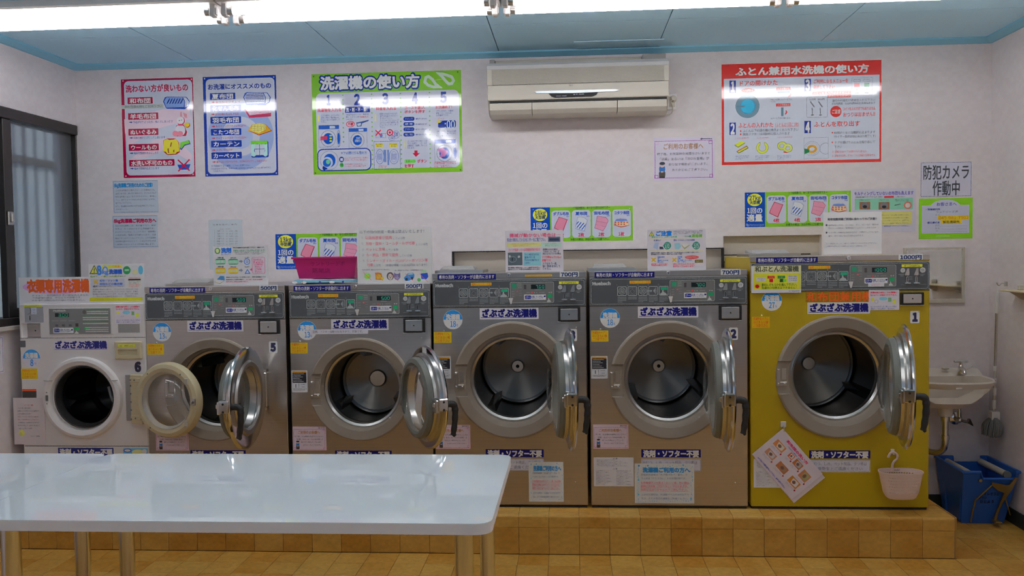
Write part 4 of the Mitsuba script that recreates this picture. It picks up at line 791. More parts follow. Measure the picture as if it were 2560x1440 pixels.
def door(root, hx, cz, R, ang, label_sheet=False):
    """The open round door. Built closed with its hinge at the right, then turned by ang degrees about the hinge (hx, hy)."""
    hy, a = M_ - 0.012, R + 0.012
    M = rot((0, 0, 1), ang, (hx, hy, cz)); c = (hx - a, hy, cz); ax = (0, 1, 0)
    P = lambda n, m, mt, l=None, **k: part(f'{root}__door', n, moved(m, M), mt, l, **k)
    labels[add(f'{root}__door', moved(lathe([(R * .70, -.008), (R * .9, -.011), (R * .97, -.008), (R, -.001), (R, .006), (R * .965, .012), (R * .70, .010)], c, ax, 96), M), 'chrome')] = {'label': 'round door with a chrome rim, standing open'}
    P('outer_ring', lathe([(R * .58, -.006), (R * .62, -.014), (R * .70, -.017), (R * .74, -.009), (R * .74, .0), (R * .58, .0)], c, ax, 80), 'satin')
    P('inner_ring', lathe([(R * .62, .008), (R * .86, .008), (R * .86, .020), (R * .80, .026), (R * .80, .040), (R * .66, .046), (R * .62, .040)], c, ax, 80), 'satin')
    P('gasket', lathe([(R * .64, .040), (R * .775, .036), (R * .785, .050), (R * .76, .064), (R * .68, .070), (R * .64, .064)], c, ax, 80), 'gasket')
    th = np.linspace(0, 1, 12)
    bowl = [(R * .655 * math.cos(t * 1.35) if t < 1 else 0.0, .050 + .055 * math.sin(t * 1.35) ** .8) for t in th]
    P('glass_bowl', lathe([(R * .60, -.008), (R * .66, .02)] + bowl, c, ax, 64, closed=False), 'pane', 'domed glass', smooth=True)
    # the latch at the free edge, the grip outside
    e = hx - 2 * a + (a - R)
    P('latch', cat([bx(e - .006, e + .05, hy - .004, hy + .040, cz - .028, cz + .026, .004), bx(e + .004, e + .06, hy + .034, hy + .050, cz - .036, cz + .020, .003), bx(e + .012, e + .03, hy + .040, hy + .058, cz - .012, cz + .008, .003)]), 'chrome', 'chrome latch block')
    for dz in (-.022, .012): P('latch_screw', cyl((e - .007, hy + .018, cz + dz), (e - .004, hy + .018, cz + dz), .005, 10), 'black')
    hp = curve([(e + .03, hy - .010, cz - .006), (e + .029, hy - .030, cz - .005), (e + .028, hy - .044, cz - .013), (e + .027, hy - .048, cz - .042), (e + .027, hy - .045, cz - .09), (e + .028, hy - .038, cz - .138), (e + .028, hy - .036, cz - .145)], 40)
    rr = np.concatenate([np.linspace(.0135, .0150, 10), np.linspace(.0150, .0112, len(hp) - 13), (.010, .008, .003)])
    rr = rr[:len(hp)] + .0010 * np.sin(np.arange(len(hp)) * 1.25) * (np.arange(len(hp)) > 12)
    P('handle', tube(hp, rr, 16), 'rubber', 'black grip handle', smooth=True)
    if label_sheet:
        v = np.array([(-.075, .012), (-.012, .085), (.055, -.02), (.03, -.14), (-.045, -.10)]) * (R / .245)
        P('paper_label', prism(Polygon([(-.055, .045), (.0, .095), (.050, -.055), (-.020, -.125)]), (c[0], hy + .042, cz), FX, (0, 0, 1), (0, 1, 0), .001), 'whiteplastic', 'white paper behind the glass', smooth=False)
        P('rating_label', bx(c[0] - .03, c[0] + .022, hy + .0105, hy + .0125, cz + R * .70 + .005, cz + R * .70 + .062), 'whiteplastic', 'small white label on the inside')
    part(root, 'hinge', cat([bx(hx - .022, hx + .012, hy - .018, M_ + .002, cz - .085, cz + .085, .004), cyl((hx + .002, hy - .006, cz - .10), (hx + .002, hy - .006, cz + .10), .0085, 14)]), 'satin')

K1 = .000346                       # design units of the yellow washer's front
h1 = lambda a: .8133 + .0003415 * a
v1 = lambda b: 1.4181 - .00035 * b
def washer(no, label, x0, x1, zt, cx, cz, R1, r2, depth, rdrum, hub, hx, Rd, ang, kg, price, digits, finish='steel', hubr=.035, notice_key=True):
    w = thing('washing_machine', label, 'washing machine', 'front loading washers in a row')
    body = man(bx(x0, x1, M_, 4.7045, ZP + .012, zt - .001, .003)) - man(cyl((cx, M_ - .1, cz), (cx, M_ + .08, cz), r2 + .02, 96)) - man(cyl((cx, M_, cz), (cx, M_ + depth + .06, cz), rdrum + .03, 96))
    part(w, 'body', unman(body), finish)
    part(w, 'base', bx(x0 + .006, x1 - .006, M_ + .008, 4.69, ZP + .0005, ZP + .0135), 'black')
    part(w, 'seam', bx(x0, x1, M_ - .0006, M_ + .001, zt - .1665, zt - .1635), 'black')
    ax = (0, 1, 0); c = (cx, M_, cz)
    bez = man(lathe([(r2 + .004, .055), (R1 * .80, .0), (R1 * .805, -.013), (R1 * .965, -.021), (R1 * .992, -.017), (R1, -.008), (R1, .0015), (R1 * .84, .004), (r2 + .006, .062)], c, ax, 128))
    for sx in (-1, 1):
        xa, xb = sorted((cx + sx * R1 * .765, cx + sx * R1 * 1.05))
        bez = bez - man(bx(xa, xb, M_ - .05, M_ - .0025, cz - .078, cz + .078))
    part(w, 'bezel', unman(bez), 'bezel', 'beige ring round the opening')
    part(w, 'opening_ring', lathe([(r2 - .014, .064), (r2 - .011, .048), (r2 - .001, .040), (r2 + .009, .044), (r2 + .012, .060), (r2 + .012, .075), (r2 - .014, .075)], c, ax, 96), 'satin', 'chrome ring of the opening')
    prof = [(r2 - .013, .066), (r2 - .006, .085), (rdrum, .105), (rdrum, depth - .02), (rdrum - .006, depth - .006), (rdrum - .02, depth), (rdrum * .45, depth + .012), (.0, depth + .012)]
    d = add(f'{w}__drum', lathe(prof, c, ax, 96, closed=False), 'drum')
    n, rows = 96, np.linspace(.02, .94 * rdrum, 6)
    ang_ = np.linspace(0, 2 * np.pi, n + 1)
    pv = np.vstack([np.column_stack([cx + r * np.cos(ang_), np.full(n + 1, M_ + depth - .001 + .010 * (1 - r / rdrum)), cz + r * np.sin(ang_)]) for r in rows])
    pu = np.vstack([np.column_stack([np.full(n + 1, r / rdrum), ang_ / (2 * np.pi)]) for r in rows])
    pf_ = [(i * (n + 1) + q, i * (n + 1) + q + 1, (i + 1) * (n + 1) + q + 1, (i + 1) * (n + 1) + q) for i in range(5) for q in range(n)]
    part(d, 'back_plate', (pv, pf_), 'spun', 'spun metal back of the drum', smooth=True, uv=pu)
    for q in range(3):
        t = math.radians(hub[2] + q * 120); u = V(math.cos(t), 0, math.sin(t)); v = V(-math.sin(t), 0, math.cos(t))
        part(d, 'lifter', hull([V(cx, M_ + yy, cz) + u * (rdrum - rr) + v * o for yy, rr in ((.115, .03), (depth - .03, .045)) for o, rr in ((-.028, -.001), (.028, -.001), (0, rr))]), 'drum')
    part(d, 'hub', lathe([(0, depth - .012), (hubr * .85, depth - .012), (hubr, depth - .004), (hubr, depth + .012), (0, depth + .012)], (hub[0], M_, hub[1]), ax, 40, closed=False), 'satin', 'round cover at the back of the drum')
    if hubr < .036: part(d, 'hub_bolt', lathe([(0, depth - .017), (.006, depth - .017), (.009, depth - .0125), (0, depth - .0125)], (hub[0], M_, hub[1]), ax, 16, closed=False), 'black')
    lx = cx - R1 * .985
    part(w, 'strike_plate', cat([bx(lx, lx + .016, M_ - .007, M_ - .0025, cz - .040, cz + .040, .001), bx(lx + .016, lx + .046, M_ - .007, M_ - .0025, cz - .040, cz - .022, .001), bx(lx + .024, lx + .044, M_ - .004, M_ - .0022, cz - .012, cz + .042)]), 'satin', 'steel strike plate for the latch')
    for px, pz in ((lx + .007, cz + .034), (lx + .007, cz - .031), (lx + .037, cz - .031)): part(w, 'bolt', ball((px, M_ - .008, pz), .0052, (1, .6, 1), 1), 'chrome')
    door(w, hx, cz, Rd, ang, no == 4)
    controls(w, x0, x1, zt, price, digits)
    # stickers on the front
    zz = lambda cy: zt - (cy - 148) * K
    xm = (x0 + x1) / 2
    bg = (188, 186, 204)
    if no == 1: nb = (h1(848), h1(1685), v1(878), v1(725))
    else: nb = (xm - .1413, xm + .1413, zz(897), zz(716))
    s = sticker(w, 'name_label', *nb, M_, [(770, 716), (1718, 716), (1718, 897), (770, 897)], bg)
    s.on('lettering').t('ざぶざぶ洗濯機', 796, 736, 1690, 856, (24, 26, 92), 5).R(790, 866, 1692, 874, (24, 26, 92), lv=4).done(under=s.key)
    kx = x0 + (.0972 if no in (2, 3) else .0822 if no == 5 else .088 if no == 4 else .0985)
    kz = zz(890) - (.002 if no > 1 else -.013)
    s = Sheet(w, (kx - .0468, M_, kz + .0468), FX, FN, .0936, .0936, [(0, 0), (314, 0), (314, 314), (0, 314)], (190, 192, 208), 'sticker', name='capacity_label', thick=.0006, r=.0467)
    s.on('blue_half', 2).E(157, 157, 152, 152, (40, 125, 205), part='t'); s.on('lettering').t('洗濯機', 42, 68, 272, 150, (205, 214, 230), 5).t(kg, 108, 180, 206, 268, (40, 115, 185), 2).t('kg', 212, 215, 236, 262, (70, 100, 170), 1).done(under=s.key)
    s = sticker(w, 'door_warning_label', x0 + .003 + (.004 if no < 3 else 0), x0 + .089, zz(1272), zz(1094), M_, [(28, 1094), (314, 1094), (314, 1272), (28, 1272)], (215, 165, 35) if no > 1 else (185, 150, 20))
    s.on('lettering').t('洗濯物をドアに', 46, 1102, 296, 1148, (190, 70, 40), 1).t('はさまない様', 46, 1156, 290, 1204, (190, 70, 40), 1).t('ご注意下さい', 46, 1212, 290, 1260, (190, 70, 40), 1).done(under=s.key)
    wz = cz + .06 + (.0 if no < 4 else -.022)
    if no in (2, 3, 4):
        s = sticker(w, 'safety_label', x0 + .005, x0 + .084, wz - .052, wz + .056, M_, [(0, 0), (190, 0), (190, 260), (0, 260)], (180, 184, 200), r=.004)
        s.on('print', 2).R(12, 8, 178, 28, (215, 130, 40)).R(12, 28, 178, 148, (42, 42, 48)).R(85, 155, 88, 215, (60, 60, 70)).R(12, 218, 178, 221, (60, 60, 70)).R(46, 165, 54, 205, (60, 60, 70)).R(110, 165, 160, 170, (120, 120, 130)).R(118, 195, 158, 200, (110, 110, 120)).R(20, 230, 160, 236, (120, 120, 130))
        for j in range(6): s.R(20, 38 + j * 18, 150 - (j * 37) % 60, 46 + j * 18, (140, 140, 145), lv=4)
        s.done(under=s.key)
    if no != 4:
        tz = zz(1160) if no > 1 else zz(1120)
        tx = x1 - (.066 if no != 5 else .064)
        s = sticker(w, 'number_label', tx - .021, tx + .021, tz - .029, tz + .029, M_, [(0, 0), (140, 0), (140, 196), (0, 196)], (190, 192, 208), r=.006); s.on('lettering').t(str(no), 30, 38, 110, 158, (45, 45, 75), 9).done(under=s.key)
    ox = x1 - .0285 - .105
    cb = w + '__coin_box'
    if no == 1: zc, hh = zt - .163 - .012, .058
    else: zc, hh = zz(708), .070
    labels[add(cb, bx(ox, ox + .105, M_ - .010, M_ + .001, zc - hh, zc, .002), 'black')] = {'label': 'coin box with a black frame'}
    part(cb, 'lid', bx(ox + .011, ox + .093, M_ - .015, M_ - .008, zc - hh + .008, zc - .008, .0015), 'satin', 'bright metal lid')
    part(cb, 'keyhole', cyl((ox + .052, M_ - .0155, zc - hh / 2), (ox + .052, M_ - .0145, zc - hh / 2), .0035, 12), 'black')
    part(cb, 'lip', bx(ox - .002, ox + .107, M_ - .012, M_, zc - hh - .003, zc - hh, .001), 'satin')
    for px, pz in ((x0 + .052, zz(1075)), (x1 - .048, zz(1035)), (cx - .142, ZP + .436), (cx + .14, ZP + .436), (x0 + .06, ZP + .13), (x1 - .06, ZP + .125)):
        part(w, 'screw', ball((px, M_, pz), .0045, (1, .7, 1), 1), 'chrome')
    nz = ZP + .427 if no in (1, 2) else ZP + .434 if no == 3 else zz(148) - (.826 if no == 4 else .822)
    if no == 1: nz = ZP + .283 + .0
    q = [(372, 978), (812, 978), (812, 1038), (372, 1038)]
    sx = cx + (.006 if no > 1 else .006)
    top = {1: .468, 2: .471, 3: .470, 4: .462, 5: .462}[no]
    s = sticker(w, 'no_detergent_label', sx - .140, sx + .140, top - .038, top, M_, q, (28, 28, 94)); s.on('lettering').t('洗剤・ソフター不要', 386, 984, 798, 1034, (200, 200, 222), 5).done(under=s.key)
    s = sticker(w, 'hygiene_label', sx - .140, sx + .140, top - .103, top - .046, M_, [(905, 632), (1688, 632), (1688, 792), (905, 792)], (176, 178, 192))
    s.on('frame', 2).R(912, 640, 1682, 786, (110, 115, 140), line=4); s.on('lettering').t('おむつ、しめ、ペット用品、クツ等は', 920, 655, 1645, 702, (100, 102, 115)).t('公衆衛生上ご遠慮ください', 960, 722, 1592, 768, (100, 102, 115)).done(under=s.key)
    # hopper lid on the top
    a, b = {1: (.03, .21), 2: (.02, .185), 3: (.02, .19), 4: (.03, .20), 5: (.085, .27)}[no]
    lh = .22 if no == 4 else 1.0
    lid = part(w, 'hopper_lid', hull([(x, y, z) for x, y in ((x0 + a + .01, 4.20), (x0 + b - .01, 4.20), (x0 + a, 4.16), (x0 + b, 4.16), (x0 + a + .01, 4.36), (x0 + b - .01, 4.36)) for z in ((zt + .012 * lh, zt + .016 * lh) if y < 4.18 else (zt + .016 * lh, zt + .032 * lh))]), 'dispenser', 'grey hopper lid on top')
    part(w, 'hopper_plate', bx(x0 + a - .02, x0 + b + .045, 4.13, 4.42, zt - .002, zt + .0125 * lh, .0005), 'satin')
    return w

GRP = 'stainless steel washers'
washer(5, 'stainless front loading washer number 5, next to the white washer, door standing straight out', -2.0975, -1.392, 1.2735, -1.754, .765, .256, .190, .40, .178, (-1.72, .765, 20), -1.496, .235, 91, '13', '500円', '5.00')
washer(4, 'stainless front loading washer with the magenta bin on top and its round door swung wide', -1.373, -.675, 1.275, -1.025, .763, .252, .190, .315, .178, (-1.012, .772, 215), -.788, .236, 121, '13', '500円', '5.00', hubr=.046)
washer(3, 'stainless front loading washer number 3, middle of the row at the table corner', -.665, .072, 1.322, -.285, .806, .2825, .203, .50, .200, (-.290, .808, 235), -.034, .270, 95.5, '18', '700円', '7.00')
washer(2, 'stainless front loading washer number 2, left of the yellow washer', .087, .828, 1.323, .461, .803, .2825, .203, .50, .200, (.462, .806, 335), .703, .269, 85.5, '18', '700円', '7.00')
W1 = washer(1, 'yellow front loading washer number 1, at the right end of the row', .841, 1.657, 1.3825, 1.245, .815, .2885, .206, .51, .235, (1.246, .815, 90), 1.499, .269, 77, '27', '1000円', '10.00', 'yellow', hubr=.0362)

# ------------------------------------------------------------------ the white washer, number 6
w = thing('washing_machine', 'white front loading washer with a cream glass door swung open, leftmost of the row', 'washing machine', 'front loading washers in a row')
x0, x1, zt, cx, cz = -2.752, -2.1005, 1.196, -2.429, .725
K6 = .00031                          # design units of its control panel
g6 = lambda a: -2.8055 + .0003153 * a
z6 = lambda b: 1.4355 - .0003038 * b
body = man(bx(x0, x1, M_, 4.7045, ZP + .012, zt, .006)) - man(cyl((cx + .012, M_ - .1, cz + .006), (cx + .012, M_ + .36, cz + .006), .165, 96)) - man(bx(g6(205), g6(525), M_ - .1, M_ + .035, z6(1348), z6(1112)))
part(w, 'body', unman(body), 'enamel')
part(w, 'base', bx(x0 + .006, x1 - .006, M_ + .008, 4.69, ZP + .0005, ZP + .0135), 'black')
part(w, 'seam', cat([bx(x0, x1, M_ - .0006, M_ + .001, z6(1358), z6(1350)), bx(x0 + .01, x1, M_ - .0006, M_ + .001, .480, .4835)]), 'panelgrey')
part(w, 'coin_drawer', bx(g6(285), g6(515), M_ + .012, M_ + .02, z6(1338), z6(1120), .001), 'satin', 'metal coin drawer in a recess')
part(w, 'drawer_lock', cyl((g6(415), M_ + .0115, z6(1235)), (g6(415), M_ + .0125, z6(1235)), .0035, 12), 'black')
part(w, 'recess_wall', bx(g6(205), g6(284), M_ + .010, M_ + .03, z6(1346), z6(1114)), 'enamel')
s = sticker(w, 'coin_plate', g6(272), g6(582), z6(1098), z6(838), M_, [(272, 838), (582, 838), (582, 1098), (272, 1098)], (135, 137, 142))
s.on('print', 2).R(380, 850, 472, 962, (175, 178, 190)).L([(362, 855), (372, 900), (368, 945)], 8, (60, 60, 65)).L([(320, 962), (372, 940)], 6, (70, 70, 75)).R(352, 985, 364, 1062, (30, 30, 34)).R(340, 1068, 384, 1082, (150, 150, 152)); s.on('lettering').t('100', 405, 872, 448, 895, (90, 92, 110)).t('円玉', 400, 925, 455, 945, (90, 92, 110)).done(under=s.key)
s = sticker(w, 'yellow_label', g6(255), g6(555), z6(838), z6(806), M_, [(255, 806), (555, 806), (555, 838), (255, 838)], (215, 205, 45)); s.on('lettering').t('おつりは出ません', 285, 812, 520, 833, (120, 115, 40), 1).done(under=s.key)
cp = f'{w}__control_panel'
labels[add(cp, bx(g6(672), g6(1704), M_ - .003, M_ + .001, z6(1296), z6(866), .0015), 'whiteplastic')] = {'label': 'grey control panel'}
s = Sheet(cp, (g6(680), M_ - .003, z6(874)), FX, FN, (1698 - 680) * K6, (1282 - 874) * K6, [(680, 874), (1698, 874), (1698, 1282), (680, 1282)], (108, 108, 108), 'sticker', name='face', thick=.0006)
s.on('brand_lettering').t('Huebsch', 752, 888, 962, 922, (180, 182, 180), 5)
s.on('display', 3).R(780, 944, 1012, 1005, (40, 46, 46)); seg7(s, '3.00', 835, 952, 1008, 1000, (70, 210, 150))
s.on('icon', 3)
for x in (780, 890, 1005): s.R(x, 1126, x + 48, 1160, (75, 75, 76))
s.R(1115, 1112, 1165, 1165, (70, 62, 62)).E(1135, 1198, 45, 25, (45, 150, 80)); hand(s, 1095, 1228, 75, 48, (180, 182, 180))
for j in range(3): s.R(720 + j * 140, 1062, 830 + j * 140, 1074, (130, 130, 130))
for j, c in enumerate(((60, 125, 80), (165, 165, 162), (165, 165, 162), (60, 125, 80), (165, 165, 162), (165, 165, 162), (60, 125, 80), (165, 165, 162), None, (165, 165, 162), (165, 165, 162), (165, 165, 162))):
    if c: s.R(1240 + (70 if j < 3 else 0) + (40 if j > 8 else 0), 884 + j * 32, 1665, 900 + j * 32, c)
s.E(1270, 930, 30, 34, (90, 85, 82)).R(1258, 1168, 1340, 1205, (50, 150, 85), r=14)
s.on('start_label', 4).R(742, 1180, 1080, 1266, (190, 192, 206)).R(758, 1192, 846, 1252, (45, 60, 130), r=10, lv=5).E(1056, 1214, 15, 14, (45, 50, 100), lv=5); s.on('lettering').t('スタート', 764, 1202, 840, 1242, (200, 205, 222), 3).t('を押してください', 852, 1196, 1035, 1248, (60, 62, 110), 2).done()
s = sticker(w, 'care_label', g6(1755), g6(2175), z6(1122), z6(825), M_, [(1755, 825), (2175, 825), (2175, 1122), (1755, 1122)], (190, 184, 198))
s.on('lettering').t('衣類の投入時に、入れ間違い', 1768, 838, 2160, 864, RED, 2).t('ないよう、お気をつけて下さい。', 1768, 876, 2165, 902, RED, 2).t('長いフードのひもや、閉じパーツ等は', 1775, 1062, 2155, 1082, NAVY, 1).t('機械内にくるまる場合に、傷めません。', 1775, 1094, 2150, 1112, NAVY, 1)
s.on('illustration', 3).E(1940, 945, 62, 30, (120, 175, 205)).E(1802, 950, 24, 22, (215, 185, 70)).R(2022, 930, 2068, 990, (110, 150, 100)).R(2092, 958, 2140, 1020, (180, 190, 70)).R(1845, 1000, 1890, 1018, (150, 150, 170), line=4).done(under=s.key)
part(w, 'rating_plate', bx(g6(1798), g6(2148), M_ - .001, M_ + .0005, z6(1276), z6(1134)), 'dispenser')
K7 = .000444                         # design units of its front
g7 = lambda a: -2.8164 + .000446 * a
z7 = lambda b: 1.034 - .0004317 * b
s = sticker(w, 'name_label', g7(545), g7(1165), z7(158), z7(58), M_, [(545, 58), (1165, 58), (1165, 158), (545, 158)], (186, 180, 192)); s.on('lettering').t('ざぶざぶ洗濯機', 552, 62, 1160, 142, (42, 42, 104), 5).R(548, 150, 1162, 156, (46, 46, 108), lv=4).done(under=s.key)
s = Sheet(w, (g7(178), M_, z7(150)), FX, FN, 204 * K7, 204 * K7, [(178, 150), (382, 150), (382, 354), (178, 354)], (184, 182, 198), 'sticker', name='capacity_label', thick=.0006, r=101 * K7)
s.on('blue_half', 2).E(280, 255, 101, 101, (55, 135, 205), part='t'); s.on('lettering').t('洗濯機', 205, 192, 356, 248, (205, 212, 228), 5).t('8', 262, 268, 302, 338, (55, 120, 185), 3).t('kg', 315, 298, 336, 324, (100, 120, 170)).done(under=s.key)
s = sticker(w, 'door_warning_label', g7(150), g7(342), z7(495), z7(376), M_, [(150, 376), (342, 376), (342, 495), (150, 495)], (218, 165, 30)); s.on('lettering').t('洗濯物をドアに', 160, 386, 330, 414, (195, 90, 40), 1).t('はさまない様', 160, 422, 328, 452, (195, 90, 40), 1).t('ご注意下さい', 160, 460, 328, 488, (195, 90, 40), 1).done(under=s.key)
s = sticker(w, 'safety_label', g7(158), g7(322), z7(775), z7(614), M_, [(158, 614), (322, 614), (322, 775), (158, 775)], (180, 184, 195)); s.on('print', 2).R(158, 614, 322, 640, (185, 75, 45)).R(158, 640, 322, 720, (62, 58, 56)).done(under=s.key)
part(w, 'code_label', bx(g7(142), g7(215), M_ - .0008, M_ + .0005, z7(128), z7(52)), 'panelgrey', 'small dark label')
s = sticker(w, 'number_label', g7(1470), g7(1545), z7(420), z7(310), M_, [(1470, 310), (1545, 310), (1545, 420), (1470, 420)], (178, 172, 178)); s.on('lettering').t('6', 1474, 312, 1540, 410, (48, 46, 62), 8).done(under=s.key)
pull = part(w, 'dispenser_drawer', unman(man(bx(g7(1258), g7(1568), M_ - .016, M_ + .004, z7(275), z7(62), .006)) - man(prism(rrect(g7(1300), z7(222), g7(1522), z7(158), .005), (0, M_ - .03, 0), FX, (0, 0, 1), (0, 1, 0), .024))), 'cream', 'cream detergent drawer with a pull')
s = Sheet(pull, (g7(1305), M_ - .016, z7(98)), FX, FN, 200 * K7, 30 * K7, [(0, 0), (200, 0), (200, 30), (0, 30)], (215, 210, 60), 'sticker', name='yellow_label', thick=.0006); s.on('lettering').t('洗剤・柔軟剤入れ口', 20, 6, 180, 25, (120, 115, 60), 1).done()
ax = (0, 1, 0); c6 = (cx, M_, cz); oc = (cx + .012, M_, cz + .006)
part(w, 'bezel', unman(man(lathe([(.152, .012), (.165, -.016), (.185, -.026), (.199, -.020), (.205, -.004), (.205, .004), (.175, .008), (.160, .020)], c6, ax, 128)) - man(cyl((oc[0], M_ - .1, oc[2]), (oc[0], M_ + .1, oc[2]), .149, 96))), 'enamel', 'white ring round the opening')
part(w, 'bezel_seam', cat([bx(cx - .188, cx - .145, M_ - .0265, M_ - .02, cz + .087, cz + .090), bx(cx + .145, cx + .19, M_ - .0265, M_ - .02, cz + .087, cz + .090)]), 'dispenser')
part(w, 'opening_gasket', lathe([(.139, .012), (.139, .03), (.149, .04), (.152, .04), (.152, -.012), (.148, -.014)], oc, ax, 80), 'rubber', 'black rubber seal')
d = add(f'{w}__drum', lathe([(.141, .03), (.15, .06), (.158, .09), (.158, .31), (.14, .33), (0, .335)], oc, ax, 80, closed=False), 'drum')
for q in range(3):
    t = math.radians(318 + q * 120); u = V(math.cos(t), 0, math.sin(t)); v = V(-math.sin(t), 0, math.cos(t))
    part(d, 'lifter', hull([V(oc[0], M_ + yy, oc[2]) + u * (.158 - rr) + v * o for yy in (.10, .31) for o, rr in ((-.02, -.001), (.02, -.001), (0, .045))]), 'satin' if q == 0 else 'drum')
part(d, 'lifter_strip', tube(curve([(-2.425, 4.27, .745), (-2.405, 4.26, .690), (-2.375, 4.25, .645), (-2.345, 4.24, .622)], 24), .0075, 8), 'whiteplastic', 'pale curved tube standing in for the highlight on the drum rim')  # pale tube put in as the highlight along the drum rim
part(w, 'strike_plate', cat([bx(cx - .180, cx - .170, M_ - .028, M_ - .02, cz - .012, cz + .016, .001), ball((cx - .175, M_ - .025, cz + .030), .003, sub=1), ball((cx - .175, M_ - .025, cz - .026), .003, sub=1)]), 'panelgrey', 'latch hole in the ring')
s = sticker(w, 'no_detergent_label', g7(553), g7(1197), z7(1400), z7(1300), M_, [(553, 1300), (1197, 1300), (1197, 1400), (553, 1400)], (40, 45, 110)); s.on('lettering').t('洗剤・ソフター不要', 570, 1312, 1185, 1390, (200, 200, 218), 5).done(under=s.key)
s = sticker(w, 'picture_label', g7(1310), g7(1592), z7(1480), z7(1304), M_, [(1310, 1304), (1592, 1304), (1592, 1480), (1310, 1480)], (90, 160, 205)); s.on('illustration', 2).E(1360, 1330, 48, 22, (80, 85, 160)).E(1360, 1330, 34, 13, (190, 195, 215), lv=3).E(1480, 1350, 70, 32, (190, 200, 140), lv=3).E(1555, 1340, 28, 26, (205, 210, 215), lv=4).done(under=s.key)
# its door, hinged at the right and swung round by 165 degrees
hx, hy, R = -2.171, M_ - .022, .184
M = rot((0, 0, 1), 167, (hx, hy, cz)); c = (hx - R - .040, hy, cz)
P = lambda n, m, mt, l=None, **k: part(f'{w}__door', n, moved(m, M), mt, l, **k)
labels[add(f'{w}__door', moved(lathe([(.134, .012), (.140, .024), (.158, .030), (.176, .024), (.184, .008), (.184, -.012), (.172, -.020), (.138, -.016)], c, ax, 96), M), 'cream')] = {'label': 'round cream door with a glass bowl'}
P('inner_ring', lathe([(.126, .006), (.134, .020), (.139, .026), (.141, .018), (.138, .0), (.128, .0)], c, ax, 80), 'ivory')
P('glass_bowl', lathe([(.132, .0), (.128, .03), (.118, .055), (.10, .072), (.07, .084), (.03, .089), (0, .09)], c, ax, 64, closed=False), 'pane', 'domed glass', smooth=True)
P('outer_glass', lathe([(.133, -.006), (.08, -.010), (0, -.012)], c, ax, 64, closed=False), 'pane', smooth=True)
P('hinge_plate', cat([bx(hx - .075, hx - .004, hy - .004, hy + .012, cz - .125, cz + .120, .004), bx(hx - .066, hx - .006, hy + .010, hy + .016, cz + .082, cz + .104, .002), bx(hx - .066, hx - .006, hy + .010, hy + .016, cz - .104, cz - .082, .002)]), 'cream', 'cream hinge plate')
for px, pz in [(hx - .012, z) for z in (-.10, -.055, -.015, .025, .065, .093)] + [(hx - .035, .093), (hx - .035, -.095), (c[0] + .098, .128), (c[0] + .092, -.135), (c[0] - .09, .13)]:
    P('screw', ball((px, hy + .0165 if px > c[0] + .1 else hy + .029, cz + pz), .004, (1, .5, 1), 1), 'panelgrey')
P('catch', cat([bx(c[0] - .172, c[0] - .150, hy + .024, hy + .034, cz - .016, cz + .016, .002), bx(c[0] - .166, c[0] - .156, hy + .034, hy + .050, cz - .007, cz + .007, .002)]), 'satin', 'metal catch')
for t in (38, -42):
    q = (c[0] - .158 * math.cos(math.radians(t)), cz + .158 * math.sin(math.radians(t)))
    P('clip', bx(q[0] - .010, q[0] + .010, hy + .028, hy + .034, q[1] - .016, q[1] + .016, .003), 'ivory')
part(w, 'hinge', bx(hx - .036, hx - .002, hy + .013, M_ - .0005, cz - .115, cz + .115, .002), 'dispenser', 'hinge strip')

# ================================================================== sheets standing on the washers' tops
PAPER = (188, 188, 206)
def warn_tri(s, x, y, w, h):
    s.P([(x + w / 2, y), (x + w, y + h), (x, y + h)], (85, 90, 60), 5); s.P([(x + w / 2, y + h * .18), (x + w * .86, y + h * .9), (x + w * .14, y + h * .9)], (220, 212, 90), 6); s.R(x + w * .46, y + h * .38, x + w * .54, y + h * .68, (50, 55, 40), lv=7); s.E(x + w * .5, y + h * .79, w * .05, h * .05, (50, 55, 40), lv=7)
def cross_mark(s, x, y, r, c=(225, 160, 55)):
    s.L([(x - r, y - r), (x + r, y + r)], r * .62, c, 6).L([(x + r, y - r), (x - r, y + r)], r * .62, c, 6)
Y1 = M_ + 0.012
s = flat('notice', 'white sheet with large orange characters standing on the white washer', 'notice', -2.752, -2.386, 1.197, 1.327, Y1, [(152, 352), (1302, 322), (1320, 772), (160, 797)], (190, 188, 196), 'print')
s.on('pink_shadow', 2)
g = affinity.scale(Point(*s.uv(790, 500)).buffer(1, quad_segs=16), 590 * K6, 118 * K6); s.shape(g, (205, 150, 190), 2)
s.on('headline').t('衣類専用洗濯機', 284, 388, 1304, 600, (212, 88, 45), 6); s.on('lettering').t('※マット・布団等の大きい物は洗えません', 365, 640, 1300, 672, (95, 95, 108), 1).t('※洗濯物の量は、半分以下が適量です。', 365, 682, 1215, 712, (95, 95, 108), 1).t('※お帰りの際はお忘れ物にご注意下さい。', 365, 728, 1270, 757, (95, 95, 108), 1).done()
s = flat('notice', 'white sheet with a warning triangle and a yellow band standing on the white washer', 'notice', -2.387, -2.1015, 1.1965, 1.3895, Y1 - .002, [(1305, 128), (2225, 116), (2232, 768), (1320, 795)], (190, 190, 200), 'laminate')
warn_tri(s.on('illustration', 4), 1322, 140, 165, 160); s.E(1590, 245, 75, 105, (225, 205, 80), line=22, lv=4, part='t').E(1590, 245, 50, 72, (90, 140, 210), line=22, lv=4, part='t').R(1640, 142, 1870, 192, (225, 205, 60), lv=3).E(1945, 232, 62, 66, (50, 130, 80), lv=4).R(1910, 215, 1980, 245, (150, 195, 160), lv=5).E(2080, 232, 65, 72, (170, 175, 180), line=5, lv=4).E(2080, 262, 45, 38, (222, 212, 150), lv=5).E(2170, 228, 40, 70, (90, 165, 215), lv=5)
